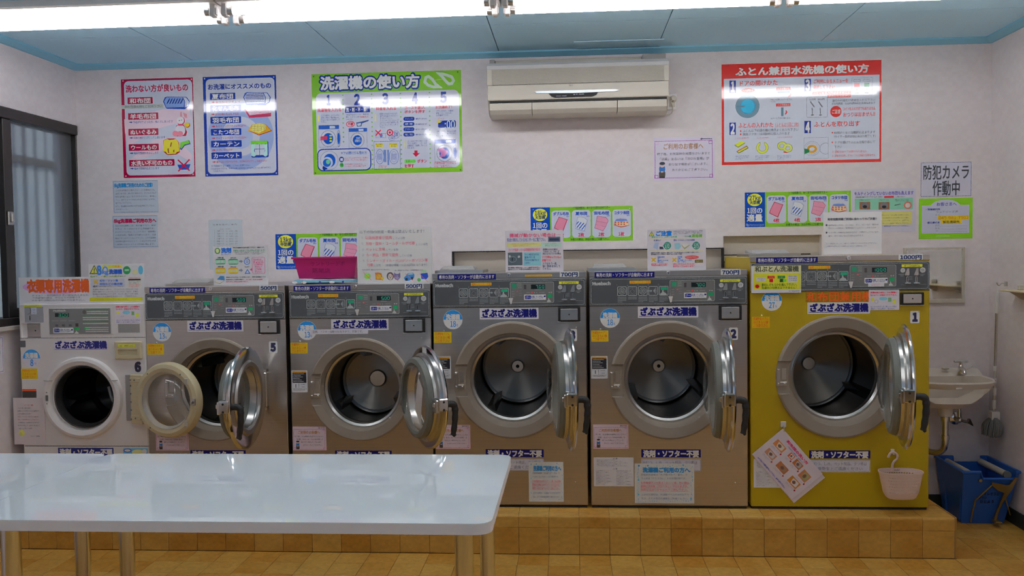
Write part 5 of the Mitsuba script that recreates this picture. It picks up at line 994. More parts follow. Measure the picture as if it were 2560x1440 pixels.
s.on('headline').t('8', 1448, 160, 1525, 305, (60, 120, 200), 6).t('kg', 1530, 225, 1640, 300, (80, 125, 195), 5).t('洗濯機', 1650, 218, 1868, 296, (40, 80, 165), 6)
s.on('lettering').t('ご注意!', 1700, 150, 1850, 186, (200, 130, 60), 2).t('詰めて、一度に入れ過ぎない!', 1338, 326, 1925, 358, (95, 130, 60), 3)
s.on('box', 2).R(1345, 382, 1905, 525, (175, 178, 195)).R(1960, 345, 2180, 530, (205, 190, 185)).R(1966, 378, 2168, 404, (60, 50, 60), lv=3).R(1325, 704, 2192, 765, (222, 208, 40), lv=3); cross_mark(s.on('illustration'), 1432, 435, 34)
s.on('lettering').t('毛布・マット類', 1492, 394, 1800, 432, (45, 90, 170), 2).t('布団などの寝具類', 1492, 450, 1872, 490, (45, 90, 170), 2).t('絶対!', 1382, 494, 1472, 528, BLK, 2).t('家庭用洗濯機のため容量が小さいので洗えません', 1485, 500, 1880, 520, BLK, 1)
for i, c in enumerate((RED, (100, 100, 110), (60, 140, 110), (60, 110, 120), RED, RED)): s.t('当店のご案内です'[: 8 - i % 3], 1975, 352 + i * 29, 2165 - (i % 2) * 30, 370 + i * 29, c, 1) if i != 1 else None
s.tt(['洗濯物の量が多い場合や、バスタオルなどの洗えないもの', '洗剤や柔軟剤を入れすぎるとすすぎきれず、泡残り、乾燥の', '乾燥機は別途料金がかかります。その他、臭いうつりの原因', 'ご了承のうえ洗濯物を半分にして、ご利用下さい。'], 1375, 552, 2125, 576, 40, (90, 85, 100), 1).t('ご利用ありがとうございます。', 1400, 718, 1990, 748, (175, 165, 90), 1).done()

s = flat('notice', 'white sheet about detergent with green and orange pills, on top of washer 5', 'notice', -1.751, -1.476, 1.276, 1.467, Y1, [(378, 590), (1410, 558), (1430, 1308), (395, 1332)], PAPER, 'laminate')
s.on('illustration', 3).E(465, 670, 52, 55, (60, 110, 75)).E(465, 668, 36, 40, (170, 195, 110), lv=4).P([(450, 700), (448, 660), (465, 635), (482, 660), (480, 705)], (200, 210, 180), 5)
s.on('headline').t('洗剤', 532, 612, 728, 700, (40, 100, 190), 6).t('について', 538, 712, 726, 750, (55, 110, 190), 3)
s.on('lettering').t('洗剤は洗濯機専用の洗剤を使用しております。自動投入です。', 755, 594, 1362, 616, BLK, 2).t('洗剤を入れなくてもきれいになります!', 762, 640, 1368, 682, (50, 125, 95), 3).t('※ 柔軟剤をご使用になる場合は、すすぎ終了時に投入、ご自身で', 770, 688, 1362, 708, BLK, 1).t('持ち込みのものをお使い下さい。入れ過ぎに注意願います。', 800, 716, 1335, 736, BLK, 1)
for i, (c, ci, a, b) in enumerate((((40, 120, 80), (140, 190, 165), '標 準', 'すくない'), ((195, 140, 40), (225, 185, 70), '多 い', '入れ過ぎ'))):
    y = 800 + i * 172
    for x, tx in ((425, '洗剤の量'), (665, '汚れおち')): s.on('lettering').t(tx, x + 45, y - 14, x + 155, y + 12, BLK, 2); s.on('pill', 3).R(x, y + 22, x + 192, y + 128, c, r=36).R(x, y + 44, x + 192, y + 112, ci, r=20, lv=4)
    s.on('lettering').t(a, 455, y + 52, 590, y + 96, (220, 228, 220), 2).t(b, 695, y + 52, 835, y + 96, (220, 228, 220), 2).t('仕上がり', 980, y - 22, 1065, y + 6, BLK, 2)
    s.on('illustration', 3).P([(870, y + 48), (905, y + 48), (905, y + 30), (948, y + 62), (905, y + 95), (905, y + 76), (870, y + 76)], (105, 115, 130))
s.E(1022, 866, 58, 58, (70, 115, 190), line=14, lv=4).E(1022, 866, 24, 24, (70, 115, 190), line=10, lv=4); s.P([(1030, 1005), (1090, 1098), (975, 1100)], (60, 105, 180), 4).P([(1030, 1030), (1062, 1082), (1000, 1084)], PAPER, 5)
s.R(1112, 778, 1362, 1098, (185, 75, 130), r=34, lv=4).R(1118, 784, 1356, 1092, (215, 180, 205), r=30, lv=5).P([(1070, 1020), (1120, 985), (1122, 1045)], (185, 75, 130), 4)
s.on('lettering').tt([('仕上がりを', 1300), ('良くするため', 1325), ('洗い量は控えめに', 1340), ('入れ過ぎは', 1320)], 1140, 812, 1340, 834, 32, (190, 45, 110), 2).tt([('安心して', 1312), ('ご利用', 1298), ('下さい!', 1302)], 1170, 942, 1310, 978, 49, (190, 45, 110), 3)
s.on('illustration', 3).P([(450, 1220), (520, 1145), (590, 1150), (605, 1225), (560, 1240)], (70, 120, 165)).P([(400, 1262), (450, 1215), (600, 1235), (510, 1300)], (150, 140, 90)).P([(405, 1256), (450, 1215), (595, 1232), (508, 1288)], (225, 222, 210), 5)
s.on('lettering').t('洗剤を入れすぎると、すすぎ残しになり、衣類や洗濯機をいため', 625, 1160, 1378, 1182, BLK, 2).t('洗濯物に残った洗剤の原因で、', 625, 1205, 990, 1226, BLK, 2).t('アレルギーなどになる場合', 1000, 1200, 1318, 1221, RED, 2).t('があります。洗剤はご利用ください。', 625, 1246, 1055, 1268, RED, 2).done()

s = flat('notice', 'large white sheet listing five forbidden items with small pictures, beside the magenta bin', 'notice', -1.032, -.663, 1.2765, 1.546, Y1 - .002, [(1216, 62), (2316, 38), (2350, 830), (1245, 876)], (192, 196, 216), 'laminate')
s.on('frame', 2).R(1248, 60, 2300, 852, (165, 172, 205), line=3)
s.on('headline').t('以下の物の洗濯・乾燥は禁止いたします！', 1258, 96, 2240, 142, (92, 92, 108), 1)
PK = (200, 85, 110)
for n, y, a, x1, b, x2 in (('①', 178, '伝染病患者が使用', 1745, 'している物', 1935), ('②', 262, '汚物・塗料・コールタールが付着', 2080, 'している物', 2262), ('③', 346, 'ペットに使用', 1648, 'している物', 1840), ('④', 428, 'カー用品・野外で使用', 1842, 'している物', 2038), ('⑤', 512, 'シンナー・オイル・ベンジン・ガソリン等', 2270, '', 0)):
    s.on('lettering').t(n, 1285 + (y - 178) * .07, y + 8, 1322 + (y - 178) * .07, y + 44, (120, 122, 140)).t(a, 1345 + (y - 178) * .07, y, x1, y + 48, PK, 1)
    if b: s.t(b, x1 + 8, y + 6, x2, y + 40, (110, 112, 128), 1)
s.t('付着', 1380, 572, 1474, 618, PK, 1).t('した物', 1480, 578, 1585, 614, (110, 112, 128), 1).t('（衣類の損傷・火災の原因になります）', 1630, 576, 2282, 612, (95, 96, 115), 1).t('他のお客様、機械をお守りさせて頂きます。', 1312, 660, 1738, 678, (60, 65, 105), 1).t('また損傷がない場合、損害賠償致します。', 1790, 656, 2225, 674, (60, 65, 105), 1)
s.on('illustration', 4)
for k in range(14):
    t = k * 2 * math.pi / 14; s.P([(1390 + 30 * math.cos(t - .2), 760 + 30 * math.sin(t - .2)), (1390 + 62 * math.cos(t), 760 + 62 * math.sin(t)), (1390 + 30 * math.cos(t + .2), 760 + 30 * math.sin(t + .2))], (110, 180, 80))
s.E(1390, 760, 40, 40, (120, 195, 90), lv=5).E(1392, 758, 20, 18, (220, 190, 60), lv=6)
s.P([(1505, 710), (1545, 700), (1600, 712), (1605, 740), (1625, 790), (1600, 812), (1515, 805)], (200, 120, 45), 5).P([(1515, 735), (1560, 725), (1595, 740), (1590, 790), (1530, 795)], (225, 165, 70), 6).P([(1590, 770), (1640, 765), (1635, 800), (1600, 822)], (220, 180, 70), 7)
s.E(1730, 750, 52, 58, (85, 78, 88), lv=5).E(1732, 758, 34, 45, (200, 185, 175), lv=6).E(1718, 750, 6, 6, (40, 36, 40), lv=7).E(1746, 750, 6, 6, (40, 36, 40), lv=7).E(1732, 775, 10, 7, (60, 50, 55), lv=7)
s.P([(1785, 695), (1812, 715), (1850, 715), (1872, 692), (1880, 760), (1850, 800), (1808, 800), (1782, 765)], (105, 100, 140), 5).E(1830, 762, 32, 28, (150, 145, 180), lv=6).E(1815, 752, 6, 7, (40, 40, 60), lv=7).E(1848, 752, 6, 7, (40, 40, 60), lv=7)
s.P([(1928, 770), (1960, 735), (1985, 700), (2060, 692), (2082, 720), (2075, 765), (2010, 808), (1950, 812)], (65, 130, 205), 5).P([(1980, 725), (2000, 702), (2055, 698), (2062, 715)], (170, 195, 225), 6).E(1968, 790, 20, 20, (50, 55, 75), lv=6).E(2048, 772, 16, 20, (50, 55, 75), lv=6)
s.P([(2170, 700), (2265, 688), (2282, 740), (2255, 780), (2185, 778)], (50, 85, 185), 5).E(2150, 792, 26, 26, (90, 160, 90), lv=6).E(2215, 668, 42, 18, (150, 200, 150), lv=6)
for x in (1390, 1560, 1790, 2010, 2215): s.L([(x - 62, 705), (x + 62, 818)], 5, (205, 90, 90), 8)
s.done()

s = flat('notice', 'sheet with pink headline about a machine that does not move, on washer 3', 'notice', -.311, -.034, 1.3245, 1.5225, Y1, [(757, 416), (1531, 395), (1541, 939), (768, 965)], (188, 184, 204), 'laminate')
s.on('headline').t('機械が動かない場合は…', 815, 452, 1500, 504, (195, 60, 105), 2); s.on('lettering').t('料金が表示しているモニターをご覧下さい。', 785, 514, 1318, 562, (75, 80, 130), 2)
s.on('box', 2).R(1335, 490, 1495, 556, (85, 92, 112)).R(780, 578, 1238, 632, (225, 210, 125)).R(1240, 570, 1512, 624, (165, 195, 180)).R(797, 705, 992, 876, (80, 92, 98)).R(1006, 700, 1240, 876, (130, 180, 215))
s.on('lettering').t('①料金を入れても時間が表示されないか', 832, 584, 1195, 602, (150, 120, 50), 1).t('金額表示が減っていない。', 862, 608, 1110, 626, (170, 120, 50), 1).t('②スタートを押し', 1265, 575, 1455, 592, (90, 125, 110), 1).t('動かしていない', 1295, 598, 1470, 614, (90, 125, 110), 1)
s.t('コインが詰まっている可能性があります!', 800, 652, 1230, 690, (195, 70, 95), 2).tt([('コイン投入口の下の', 1212), ('返却ボタンを', 1165), ('手のひらで強く叩いて', 1220), ('ください', 1098)], 1022, 714, 1220, 742, 37, (45, 75, 130), 2)
s.tt([('金額入れた後に', 1468), ('「door」と「00」が', 1485), ('表示されている場合', 1508)], 1262, 644, 1508, 668, 28, (80, 82, 100), 2).tt([('ドアが閉まっていない', 1510), ('状態です!', 1375)], 1255, 742, 1510, 774, 42, (195, 70, 90), 2).tt([('ドアをもう一度、', 1475), ('強く閉めなおして', 1502), ('ください。', 1395)], 1262, 826, 1502, 858, 35, (75, 80, 105), 2)
s.tt(['他の機械ご使用中は、コイン返却できません。', '機械が直らないとき、お手数ですが店の電話番号へおかけください。'], 800, 898, 1245, 916, 24, BLK, 2)
s.on('illustration', 4).E(862, 795, 52, 40, (150, 155, 160), line=5).R(850, 775, 862, 815, (30, 34, 40)).E(822, 755, 14, 14, (170, 172, 176)).E(946, 758, 16, 16, (170, 172, 176)).R(1350, 508, 1478, 540, (50, 56, 78)).done()

s = flat('notice', 'sheet with a warning triangle and blue heading over two green discs, on washer 2', 'notice', .364, .638, 1.3235, 1.5175, Y1, [(184, 143), (1690, 113), (1710, 1167), (205, 1229)], (186, 184, 206), 'laminate')
warn_tri(s.on('illustration', 4), 228, 185, 145, 132)
s.on('headline').t('ご注意', 398, 182, 828, 308, (35, 110, 195), 6)
s.on('lettering').tt(['洗濯物が脱水中に片寄ると、機械が止まります。洗濯物の', 'バランスをとるため、厚手の物、毛布等は一緒に入れて', 'お洗濯、一度に入れる量をまもり、洗濯ものを減らして', ('ください。', 1000)], 862, 168, 1630, 194, 33, (70, 72, 100), 1)
s.t('量を守って、上手にお洗濯', 300, 326, 960, 360, (55, 140, 110), 3).t('ココ機', 1145, 288, 1325, 340, (60, 125, 110), 3).t('適量例', 1335, 262, 1600, 340, (110, 160, 80), 5)
s.on('rule', 2).R(250, 358, 1640, 378, (215, 212, 150)).R(255, 700, 1645, 718, (215, 212, 150)).R(250, 800, 1650, 1120, (196, 186, 204))
s.on('lettering').t('衣 類など', 358, 408, 548, 452, (80, 85, 130), 3).t('敷布・タオルケットなど大物類', 878, 396, 1412, 440, (80, 85, 140), 3)
s.on('illustration', 4).P([(395, 480), (495, 480), (470, 665), (345, 620)], (150, 165, 195)).E(555, 515, 40, 36, (205, 175, 195)).P([(515, 590), (600, 595), (625, 655), (515, 660)], (60, 65, 85)).E(718, 562, 95, 98, (45, 120, 105)).P([(590, 572), (640, 545), (645, 590)], (45, 120, 105))
s.P([(895, 500), (1030, 480), (1075, 580), (1010, 660), (920, 650)], (140, 180, 220)).P([(1075, 540), (1200, 490), (1300, 540), (1160, 655)], (150, 150, 110)).P([(1085, 530), (1200, 485), (1290, 525), (1160, 610)], (205, 200, 210), 5).E(1455, 550, 95, 102, (45, 120, 105)).P([(1330, 562), (1380, 535), (1385, 580)], (45, 120, 105))
s.on('lettering').t('ドラムの', 648, 495, 775, 535, (175, 205, 195), 2).t('1/2', 650, 540, 775, 625, (205, 220, 218), 3).t('ドラムの', 1390, 480, 1515, 520, (175, 205, 195), 2).t('2/3', 1390, 530, 1520, 615, (205, 220, 218), 3)
s.t('●厚手の洗濯物、毛布等は、数枚に分け、まとめて洗わないよう少量にてお洗い下さい。', 290, 745, 1550, 775, BLK, 2).t('●洗濯機が止まった場合は一度取り出し入れ直して再開。', 290, 786, 1125, 814, BLK, 2)
cross_mark(s.on('illustration'), 362, 942, 52); cross_mark(s, 905, 930, 52)
s.on('lettering').tt([('容量の限界', 650), ('多い', 540), ('詰めて入れる', 750), ('押し込む', 625)], 465, 852, 750, 882, 44, (40, 90, 175), 2).tt([('毛布類', 1100), ('布団', 1060), ('かさ高くふくらむ', 1355), ('ぬいぐるみ', 1195)], 985, 838, 1355, 870, 42, (40, 90, 175), 2)
s.on('mark', 4).E(1350, 852, 178, 48, (200, 75, 80)).R(1425, 916, 1628, 992, (95, 85, 50)); s.on('lettering').t('お控え下さい', 1212, 834, 1490, 876, (225, 150, 150), 2).t('洗濯不可', 1445, 936, 1610, 974, (160, 150, 95), 2)
s.tt(['回転が悪く、汚れおちが悪く、', ('入れ過ぎは故障になります。', 735)], 298, 1044, 765, 1072, 34, (195, 60, 95), 2).tt(['回転中、片寄りから止まってしまいます。', 'またボタンやファスナーが当り、', '破れることがあります。'], 870, 1024, 1450, 1052, 36, (195, 60, 95), 2).done()

s = flat('notice', 'plain white sheet with black text standing on the yellow washer', 'notice', 1.179, 1.4445, 1.388, 1.5845, Y1, [(1224, 345), (2037, 317), (2042, 913), (1224, 929)], (190, 190, 208), 'print')
s.on('headline').t('和布団兼用機ご利用に当たってのご注意!!', 1282, 424, 1968, 456, (62, 62, 72), 4)
s.on('mark', 4).E(1268, 520, 12, 13, (40, 40, 48)).E(1268, 624, 12, 13, (40, 40, 48))
s.on('lettering').t('布地が弱いもの、古いもの、また、ほころび、傷みが', 1292, 510, 1992, 532, (90, 90, 104), 1).t('生じている場合は、布地が裂けてしまうことがあります。', 1292, 552, 1985, 574, (90, 90, 104), 1).t('しっかりした縫わた以外のものは、中綿がバラバラになる', 1292, 612, 1992, 634, (90, 90, 104), 1).t('事や、ダンゴ状になる可能性があります。', 1292, 660, 1808, 682, (90, 90, 104), 1)
s.t('万が一損傷致しましても、当店では一切責任をおいかねますのでご了承下さい。', 1258, 768, 1990, 786, (110, 110, 128)).t('ご理解頂きますよう、ご利用下さいますようお願い致します。', 1258, 806, 1850, 824, (110, 110, 128)).done()

# ------------------------------------------------------------------ papers stuck to the washers' fronts
YP = M_ - 0.0008
for lab, x0, z1 in (('pink framed notice low on washer 5 beside the cream door', -2.062, .578), ('pink framed notice low on washer 4, left of its door', -1.369, .580), ('pink framed notice on washer 3, partly behind the door of washer 4', -.660, .589), ('pink framed notice on washer 2 under its black safety label', .099, .591)):
    s = flat('notice', lab, 'notice', x0, x0 + .168, z1 - .117, z1, YP, [(135, 110), (1860, 110), (1860, 1330), (135, 1330)], (190, 176, 190), 'laminate', 'pink notices to customers', gap=.0002)
    s.on('border', 1).R(135, 110, 1860, 1330, (212, 165, 178), line=26); customer(s, 12)
def bubbles(label, x0, x1, z0, z1):
    q = [(340, 1065), (785, 1070), (785, 1388), (338, 1375)]
    s = flat('notice', label, 'notice', x0, x1, z0, z1, YP - .002, q, (186, 190, 208), 'laminate', 'notices with blue bubble borders')
    rng = np.random.default_rng(5); s.on('bubble_border', 3)
    for k in range(24):
        for x, y in ((365 + rng.uniform(-8, 8), 1090 + k * 11.5), (766 + rng.uniform(-8, 8), 1095 + k * 11.5), (365 + k * 17, 1365 + rng.uniform(-6, 6)), (372 + k * 16.5, 1086 + rng.uniform(-6, 5))):
            r = rng.choice([2, 3, 3.5, 7], p=[.35, .35, .2, .1]); s.E(x, y, r, r, [(50, 130, 190), (90, 160, 205), (130, 170, 210)][rng.integers(3)])
    s.on('headline').t('洗濯機ご利用の方へ', 398, 1096, 752, 1134, (45, 125, 185), 5)
    s.on('lettering').t('家庭用洗濯機は「水の量で洗う」節水、ド', 385, 1144, 735, 1160, (105, 112, 140)).t('ラム式は「たたき洗い」する洗濯形態です。', 385, 1172, 735, 1188, (105, 112, 140))
    for i, l in enumerate(('水を循環打たせ等えらにくい事、特に節水', '重視の洗濯機（泡立ちなど）がありますが、', '故障ではありませんのでご安心下さい。')): s.t(l, 382, 1206 + i * 27, 748, 1224 + i * 27, (185, 60, 95)).R(382, 1227 + i * 27, 748, 1228.5 + i * 27, (185, 60, 95))
    s.t('上部の洗濯時は、洗濯機ドラムの半分以下で', 385, 1300, 745, 1316, (105, 112, 140)).t('又は、より大型の洗濯機をご利用ください。', 385, 1330, 748, 1346, (105, 112, 140)).done()
bubbles('white notice with a blue bubble border low on washer 3, half behind the table', -.212, .070 - .01 - .105 + .0, .217, .410)
bubbles('white notice with a blue bubble border low on washer 2, whole in view', .294, .575, .213, .404)
def smalltext(label, x0, x1, z0, z1):
    s = flat('notice', label, 'notice', x0, x1, z0, z1, YP, [(36, 1035), (335, 1035), (335, 1255), (36, 1255)], (186, 186, 200), 'print', gap=.0002)
    s.on('lettering').t('洗 濯', 178, 1038, 215, 1048, BLK, 1).t('注 意', 178, 1116, 215, 1126, BLK, 1)
    for j in range(5): s.t('ご利用の方は必ずお読みいただき下さい。' if j % 2 == 0 else '機械の操作方法について、次の通りです。', 58, 1050 + j * 11, 58 + 150 + (j * 47) % 100, 1058 + j * 11, (105, 108, 115))
    for x in (52, 205):
        for j in range(10): s.t('洗濯物のポケットを確認し' if j % 2 else '必ず閉めてスタート', x, 1132 + j * 11.5, x + 70 + (j * 31 + x) % 55, 1140 + j * 11.5, (110, 112, 120))
    s.done()
smalltext('white sheet of fine print at the bottom left of washer 2', .100, .290, .293, .432)
smalltext('white sheet of fine print on the yellow washer, behind the hanging photo sheets', .853, 1.045, .290, .427)
s = flat('notice', 'pale notice taped to the left edge of the white washer', 'notice', -2.795, -2.632, .490, .725, YP - .0005, [(38, 685), (440, 670), (445, 1258), (50, 1258)], (178, 170, 172), 'print')
s.on('headline').t('ご 注 意', 175, 762, 298, 784, (170, 90, 100), 1); s.on('lettering')
for j, (l, x1, c) in enumerate((('ランドリーをご利用のお客様へ', 265, BLK), ('洗濯機の中にものが残っていないかご確認下さい', 375, BLK), ('はずれる場合がございます', 272, BLK), ('本機は、つけおき・すすぎが、必要です', 362, (120, 80, 85)), ('硬貨、つり銭の取り忘れにご注意下さい', 362, (160, 80, 90)), ('ドアを閉めると、お洗濯がはじまりますので', 372, BLK), ('洗い終わりましたら、速やかに取り出して', 375, BLK), ('下さい。よろしくお願い', 288, BLK))): s.t(l, 95, 802 + j * 36, x1, 818 + j * 36, c)
s.t('ランドリー管理者', 255, 1148, 372, 1164, BLK); s.on('illustration', 3).E(142, 1120, 38, 38, (205, 190, 90)).E(130, 1130, 20, 24, (170, 175, 110), lv=4).done()
k = 'notice'
s = flat('notice', 'yellow and white sheet over the left of the yellow washer\'s control panel', 'notice', .843, 1.072, 1.212, 1.339, M_ - .009, [(97, 200), (742, 200), (742, 580), (97, 586)], (186, 188, 200), 'laminate')
s.on('background', 1).R(128, 205, 742, 312, (212, 214, 150)).R(128, 312, 735, 536, (212, 222, 55), lv=2)
s.on('headline').t('和ぶとん洗濯機', 145, 204, 712, 284, (72, 76, 62), 3)
s.on('box', 3).R(165, 362, 290, 420, (200, 202, 190)).R(572, 340, 695, 436, (190, 195, 200)).R(310, 342, 402, 380, (190, 40, 40)).R(442, 342, 536, 380, (45, 110, 55)).R(334, 386, 382, 432, (185, 35, 45)).R(468, 386, 520, 432, (40, 75, 40)).R(510, 392, 552, 428, (110, 235, 60), lv=4)
s.on('lettering').t('羽毛布団', 320, 350, 392, 372, (225, 140, 130), 1).t('水洗い', 452, 350, 526, 372, (130, 190, 130), 1).t('和ふとんは', 180, 366, 280, 386, BLK, 1).t('こちら', 205, 394, 258, 414, BLK, 1).tt(['毛布や羽毛', 'その他は', 'こちら側'], 580, 344, 688, 364, 28, BLK, 1)
s.t('最初にどちらかを選んで下さい。', 232, 450, 706, 488, (80, 100, 30), 2).t('洗濯中の切替えはできません！', 232, 494, 702, 530, (80, 100, 30), 2)
s.on('illustration', 4)
for q in range(10):
    t = q * math.pi / 5; s.P([(175 + 18 * math.cos(t - .4), 490 + 18 * math.sin(t - .4)), (175 + 44 * math.cos(t), 490 + 42 * math.sin(t)), (175 + 18 * math.cos(t + .4), 490 + 18 * math.sin(t + .4))], (200, 55, 50))
s.E(175, 490, 24, 24, (170, 35, 35), lv=5); s.on('logo', 4).E(598, 558, 10, 9, (90, 90, 110), line=3).R(618, 552, 722, 564, (130, 130, 150)).done()
s = flat('washer_sticker', 'red lettering strip above the name label of the yellow washer', 'sticker', h1(825), h1(1665), v1(715), v1(575), M_, [(825, 575), (1665, 575), (1665, 715), (825, 715)], (128, 100, 2), 'sticker', gap=0)
s.on('lettering').t('和布団兼用機', 832, 584, 1720, 708, (205, 85, 35), 3).done()
s = flat('notice', 'small white care notice beside the coin box of the yellow washer', 'notice', h1(1665), h1(2068), v1(834), v1(562), M_ - .0008, [(1665, 562), (2068, 562), (2068, 834), (1665, 834)], (188, 184, 198), 'laminate')
s.on('lettering').t('衣類の投入時に、入れ間違い', 1685, 588, 2040, 610, RED, 2).t('ないよう、お気をつけて下さい。', 1685, 622, 2052, 644, RED, 2).t('長いフードのひもや、閉じパーツ等は', 1688, 778, 2030, 796, NAVY, 1).t('機械内にくるまる場合に、傷めません。', 1688, 806, 2025, 824, NAVY, 1)
s.on('illustration', 3).E(1858, 682, 55, 24, (120, 175, 205)).E(1718, 692, 24, 22, (215, 185, 70)).R(1920, 668, 1965, 724, (110, 150, 110)).R(1982, 692, 2024, 750, (190, 195, 80)).E(1765, 720, 26, 26, (150, 150, 165), line=5).done()
s = flat('washer_sticker', 'small white slip under the start label of the yellow washer', 'sticker', h1(1652), h1(1865), v1(520), v1(470), M_ - .0055, [(1652, 470), (1865, 470), (1865, 520), (1652, 520)], (186, 186, 202), 'sticker')
s.on('lettering').t('お待ち下さい', 1695, 478, 1825, 492, (190, 90, 130)).t('押して', 1695, 498, 1790, 512, (190, 90, 130)).done()
s = flat('washer_sticker', 'white slip of text under the name label of washer 4', 'sticker', -1.373 + .104, -1.373 + .390, 1.275 - .2415, 1.275 - .2185, M_ - .0007, [(762, 925), (1795, 915), (1795, 990), (765, 1008)], (184, 182, 194), 'sticker')
s.on('lettering').t('洗剤、ソフター自動で出ますので、不要です。', 808, 942, 1735, 986, (95, 98, 112), 1).done()
s = flat('washer_sticker', 'orange strip on the top of washer 3 beside the price', 'sticker', .072 - (2455 - 1485) * K, .072 - (2455 - 1920) * K, 1.322 - .0205, 1.322 - .011, M_ - .004, [(0, 0), (435, 0), (435, 32), (0, 32)], (205, 150, 50), 'sticker')
s.on('lettering').t('おつりは出ませんのでご注意', 18, 6, 415, 27, (150, 110, 60), 1).done()

# the photo sheets hanging from a hook on the yellow washer
k = thing('photo_sheets', 'tilted white sheets with six photos hanging from a hook on the yellow washer', 'papers')
A, B_, D_ = V(.988, 0, .573), V(1.171, 0, .358), V(.832, 0, .467)
U = (B_ - A) / np.linalg.norm(B_ - A); Wd, Hh = np.linalg.norm(B_ - A), np.linalg.norm(D_ - A)
Nn = V(0, -1, 0)
q = [(550, 235), (1058, 822), (555, 1205), (75, 540)]
ms = Sheet(k, A + V(.012, M_ - .0035, -.018), U, Nn, Wd, Hh, [(0, 0), (1, 0), (1, 1), (0, 1)], (180, 172, 180), 'print', name='back_sheet')
s = Sheet(k, A + V(0, M_ - .006, 0), U, Nn, Wd, Hh, [(0, 0), (600, 0), (600, 460), (0, 460)], (190, 182, 198), 'laminate', name='front_sheet')
s.on('headline').t('和布団の洗い方', 120, 38, 430, 70, (185, 40, 100), 4)
s.on('lettering').t('ご家庭で洗える和布団、店長おすすめ', 170, 82, 400, 98, NAVY, 1).t('入れ方は下の図の通りにして下さい。必ずお守り下さい。', 60, 420, 480, 440, (60, 65, 150), 2)
s.on('photo', 3)
for x, y, w_, h_, c1, c2 in ((50, 120, 130, 80, (185, 120, 75), (205, 190, 180)), (235, 105, 62, 62, (185, 95, 60), (200, 190, 190)), (320, 105, 100, 75, (165, 100, 60), (150, 150, 155)), (450, 120, 105, 105, (170, 115, 85), (140, 140, 100)), (60, 260, 120, 75, (170, 125, 100), (175, 170, 175)), (235, 262, 125, 80, (150, 95, 60), (140, 110, 90)), (420, 268, 125, 85, (170, 115, 55), (190, 185, 195))):
    s.on('photo', 3).R(x, y, x + w_, y + h_, c1).P([(x + w_ * .2, y + h_ * .15), (x + w_ * .85, y + h_ * .1), (x + w_ * .9, y + h_ * .8), (x + w_ * .35, y + h_ * .9)], c2, 4).E(x + w_ * .5, y + h_ * .5, w_ * .16, h_ * .2, (110, 80, 70), lv=5)
    s.on('mark', 6).E(x + w_ + 4, y + h_ + 14, 9, 9, (140, 40, 60)); s.on('lettering').t('①縦に広げ、折ります', x + 4, y + h_ + 14, x + w_ - 12, y + h_ + 24, (120, 110, 125)).t('入れて下さい。', x + 4, y + h_ + 28, x + w_ * .6, y + h_ + 38, (120, 110, 125))
s.done()
k = thing('wall_hook', 'small white adhesive hook holding the photo sheets', 'hook')
part(k, 'plate', bx(.978, 1.004, M_ - .006, M_ - .0003, .578, .606, .002), 'whiteplastic')
part(k, 'hook', tube(curve([(.990, M_ - .006, .585), (.990, M_ - .018, .580), (.992, M_ - .020, .568), (.993, M_ - .014, .561), (.992, M_ - .0095, .562)], 20), .0022, 8), 'satin')

# ------------------------------------------------------------------ hanging basket on the yellow washer
k = thing('basket', 'pale pink perforated plastic basket with a hook handle, hanging on the yellow washer', 'basket')
bcx, bcy = 1.506, M_ - .062
def oval(z, rx, ry, n=64):
    t = np.arange(n) * 2 * np.pi / n; p = 2.6
    return np.column_stack([bcx + rx * np.sign(np.cos(t)) * np.abs(np.cos(t)) ** (2 / p), bcy + ry * np.sign(np.sin(t)) * np.abs(np.sin(t)) ** (2 / p), np.full(n, z)])
def loft(rings):
    n = len(rings[0]); v = np.vstack(rings); f = []
    for i in range(len(rings)):
        j = (i + 1) % len(rings)
        for a in range(n):
            b = (a + 1) % n; f += [(i * n + a, i * n + b, j * n + b), (i * n + a, j * n + b, j * n + a)]
    m = trimesh.Trimesh(v, f, process=False)
    if m.volume < 0: m.invert()
    return m
def solid(rings):
    n = len(rings[0]); v = np.vstack(rings + [rings[0].mean(0)[None], rings[-1].mean(0)[None]]); f = []; L = len(rings)
    for i in range(L - 1):
        for a in range(n):
            b = (a + 1) % n; f += [(i * n + a, i * n + b, (i + 1) * n + b), (i * n + a, (i + 1) * n + b, (i + 1) * n + a)]
    for a in range(n):
        b = (a + 1) % n; f += [(L * n, b, a), (L * n + 1, (L - 1) * n + a, (L - 1) * n + b)]
    m = trimesh.Trimesh(v, f, process=False)
    if m.volume < 0: m.invert()
    return m
outer = solid([oval(.262, .058, .034), oval(.268, .066, .040), oval(.29, .077, .046), oval(.385, .096, .056)])
inner = solid([oval(.267, .055, .032), oval(.275, .064, .038), oval(.292, .0745, .0437), oval(.40, .0965, .0545)])
bk = man(outer) - man(inner)
holes = []
for row, z in enumerate(np.linspace(.296, .366, 6)):
    f = (z - .29) / .095; rx, ry = .077 + .019 * f, .046 + .010 * f
    for i in range(13):
        x = bcx + (-.5 + (i + .5 + .5 * (row % 2)) / 13.5) * 1.62 * rx
        holes.append(man(cyl((x, bcy - .08, z), (x, bcy + .08, z), .0034, 8)))
for h in holes: bk = bk - h
part(k, 'body', unman(bk), 'pinkplastic', smooth=25)
part(k, 'rim', loft([oval(.382, .0955, .0555), oval(.382, .0985, .0585), oval(.388, .0985, .0585), oval(.388, .0945, .0545)]), 'pinkplastic')
part(k, 'handle', tube(curve([(1.487, M_ - .010, .372), (1.488, M_ - .010, .40), (1.494, M_ - .011, .418), (1.508, M_ - .012, .433), (1.508, M_ - .012, .452), (1.493, M_ - .012, .463), (1.478, M_ - .012, .458), (1.470, M_ - .012, .443), (1.469, M_ - .012, .438)], 40), .0055, 10), 'pinkplastic')
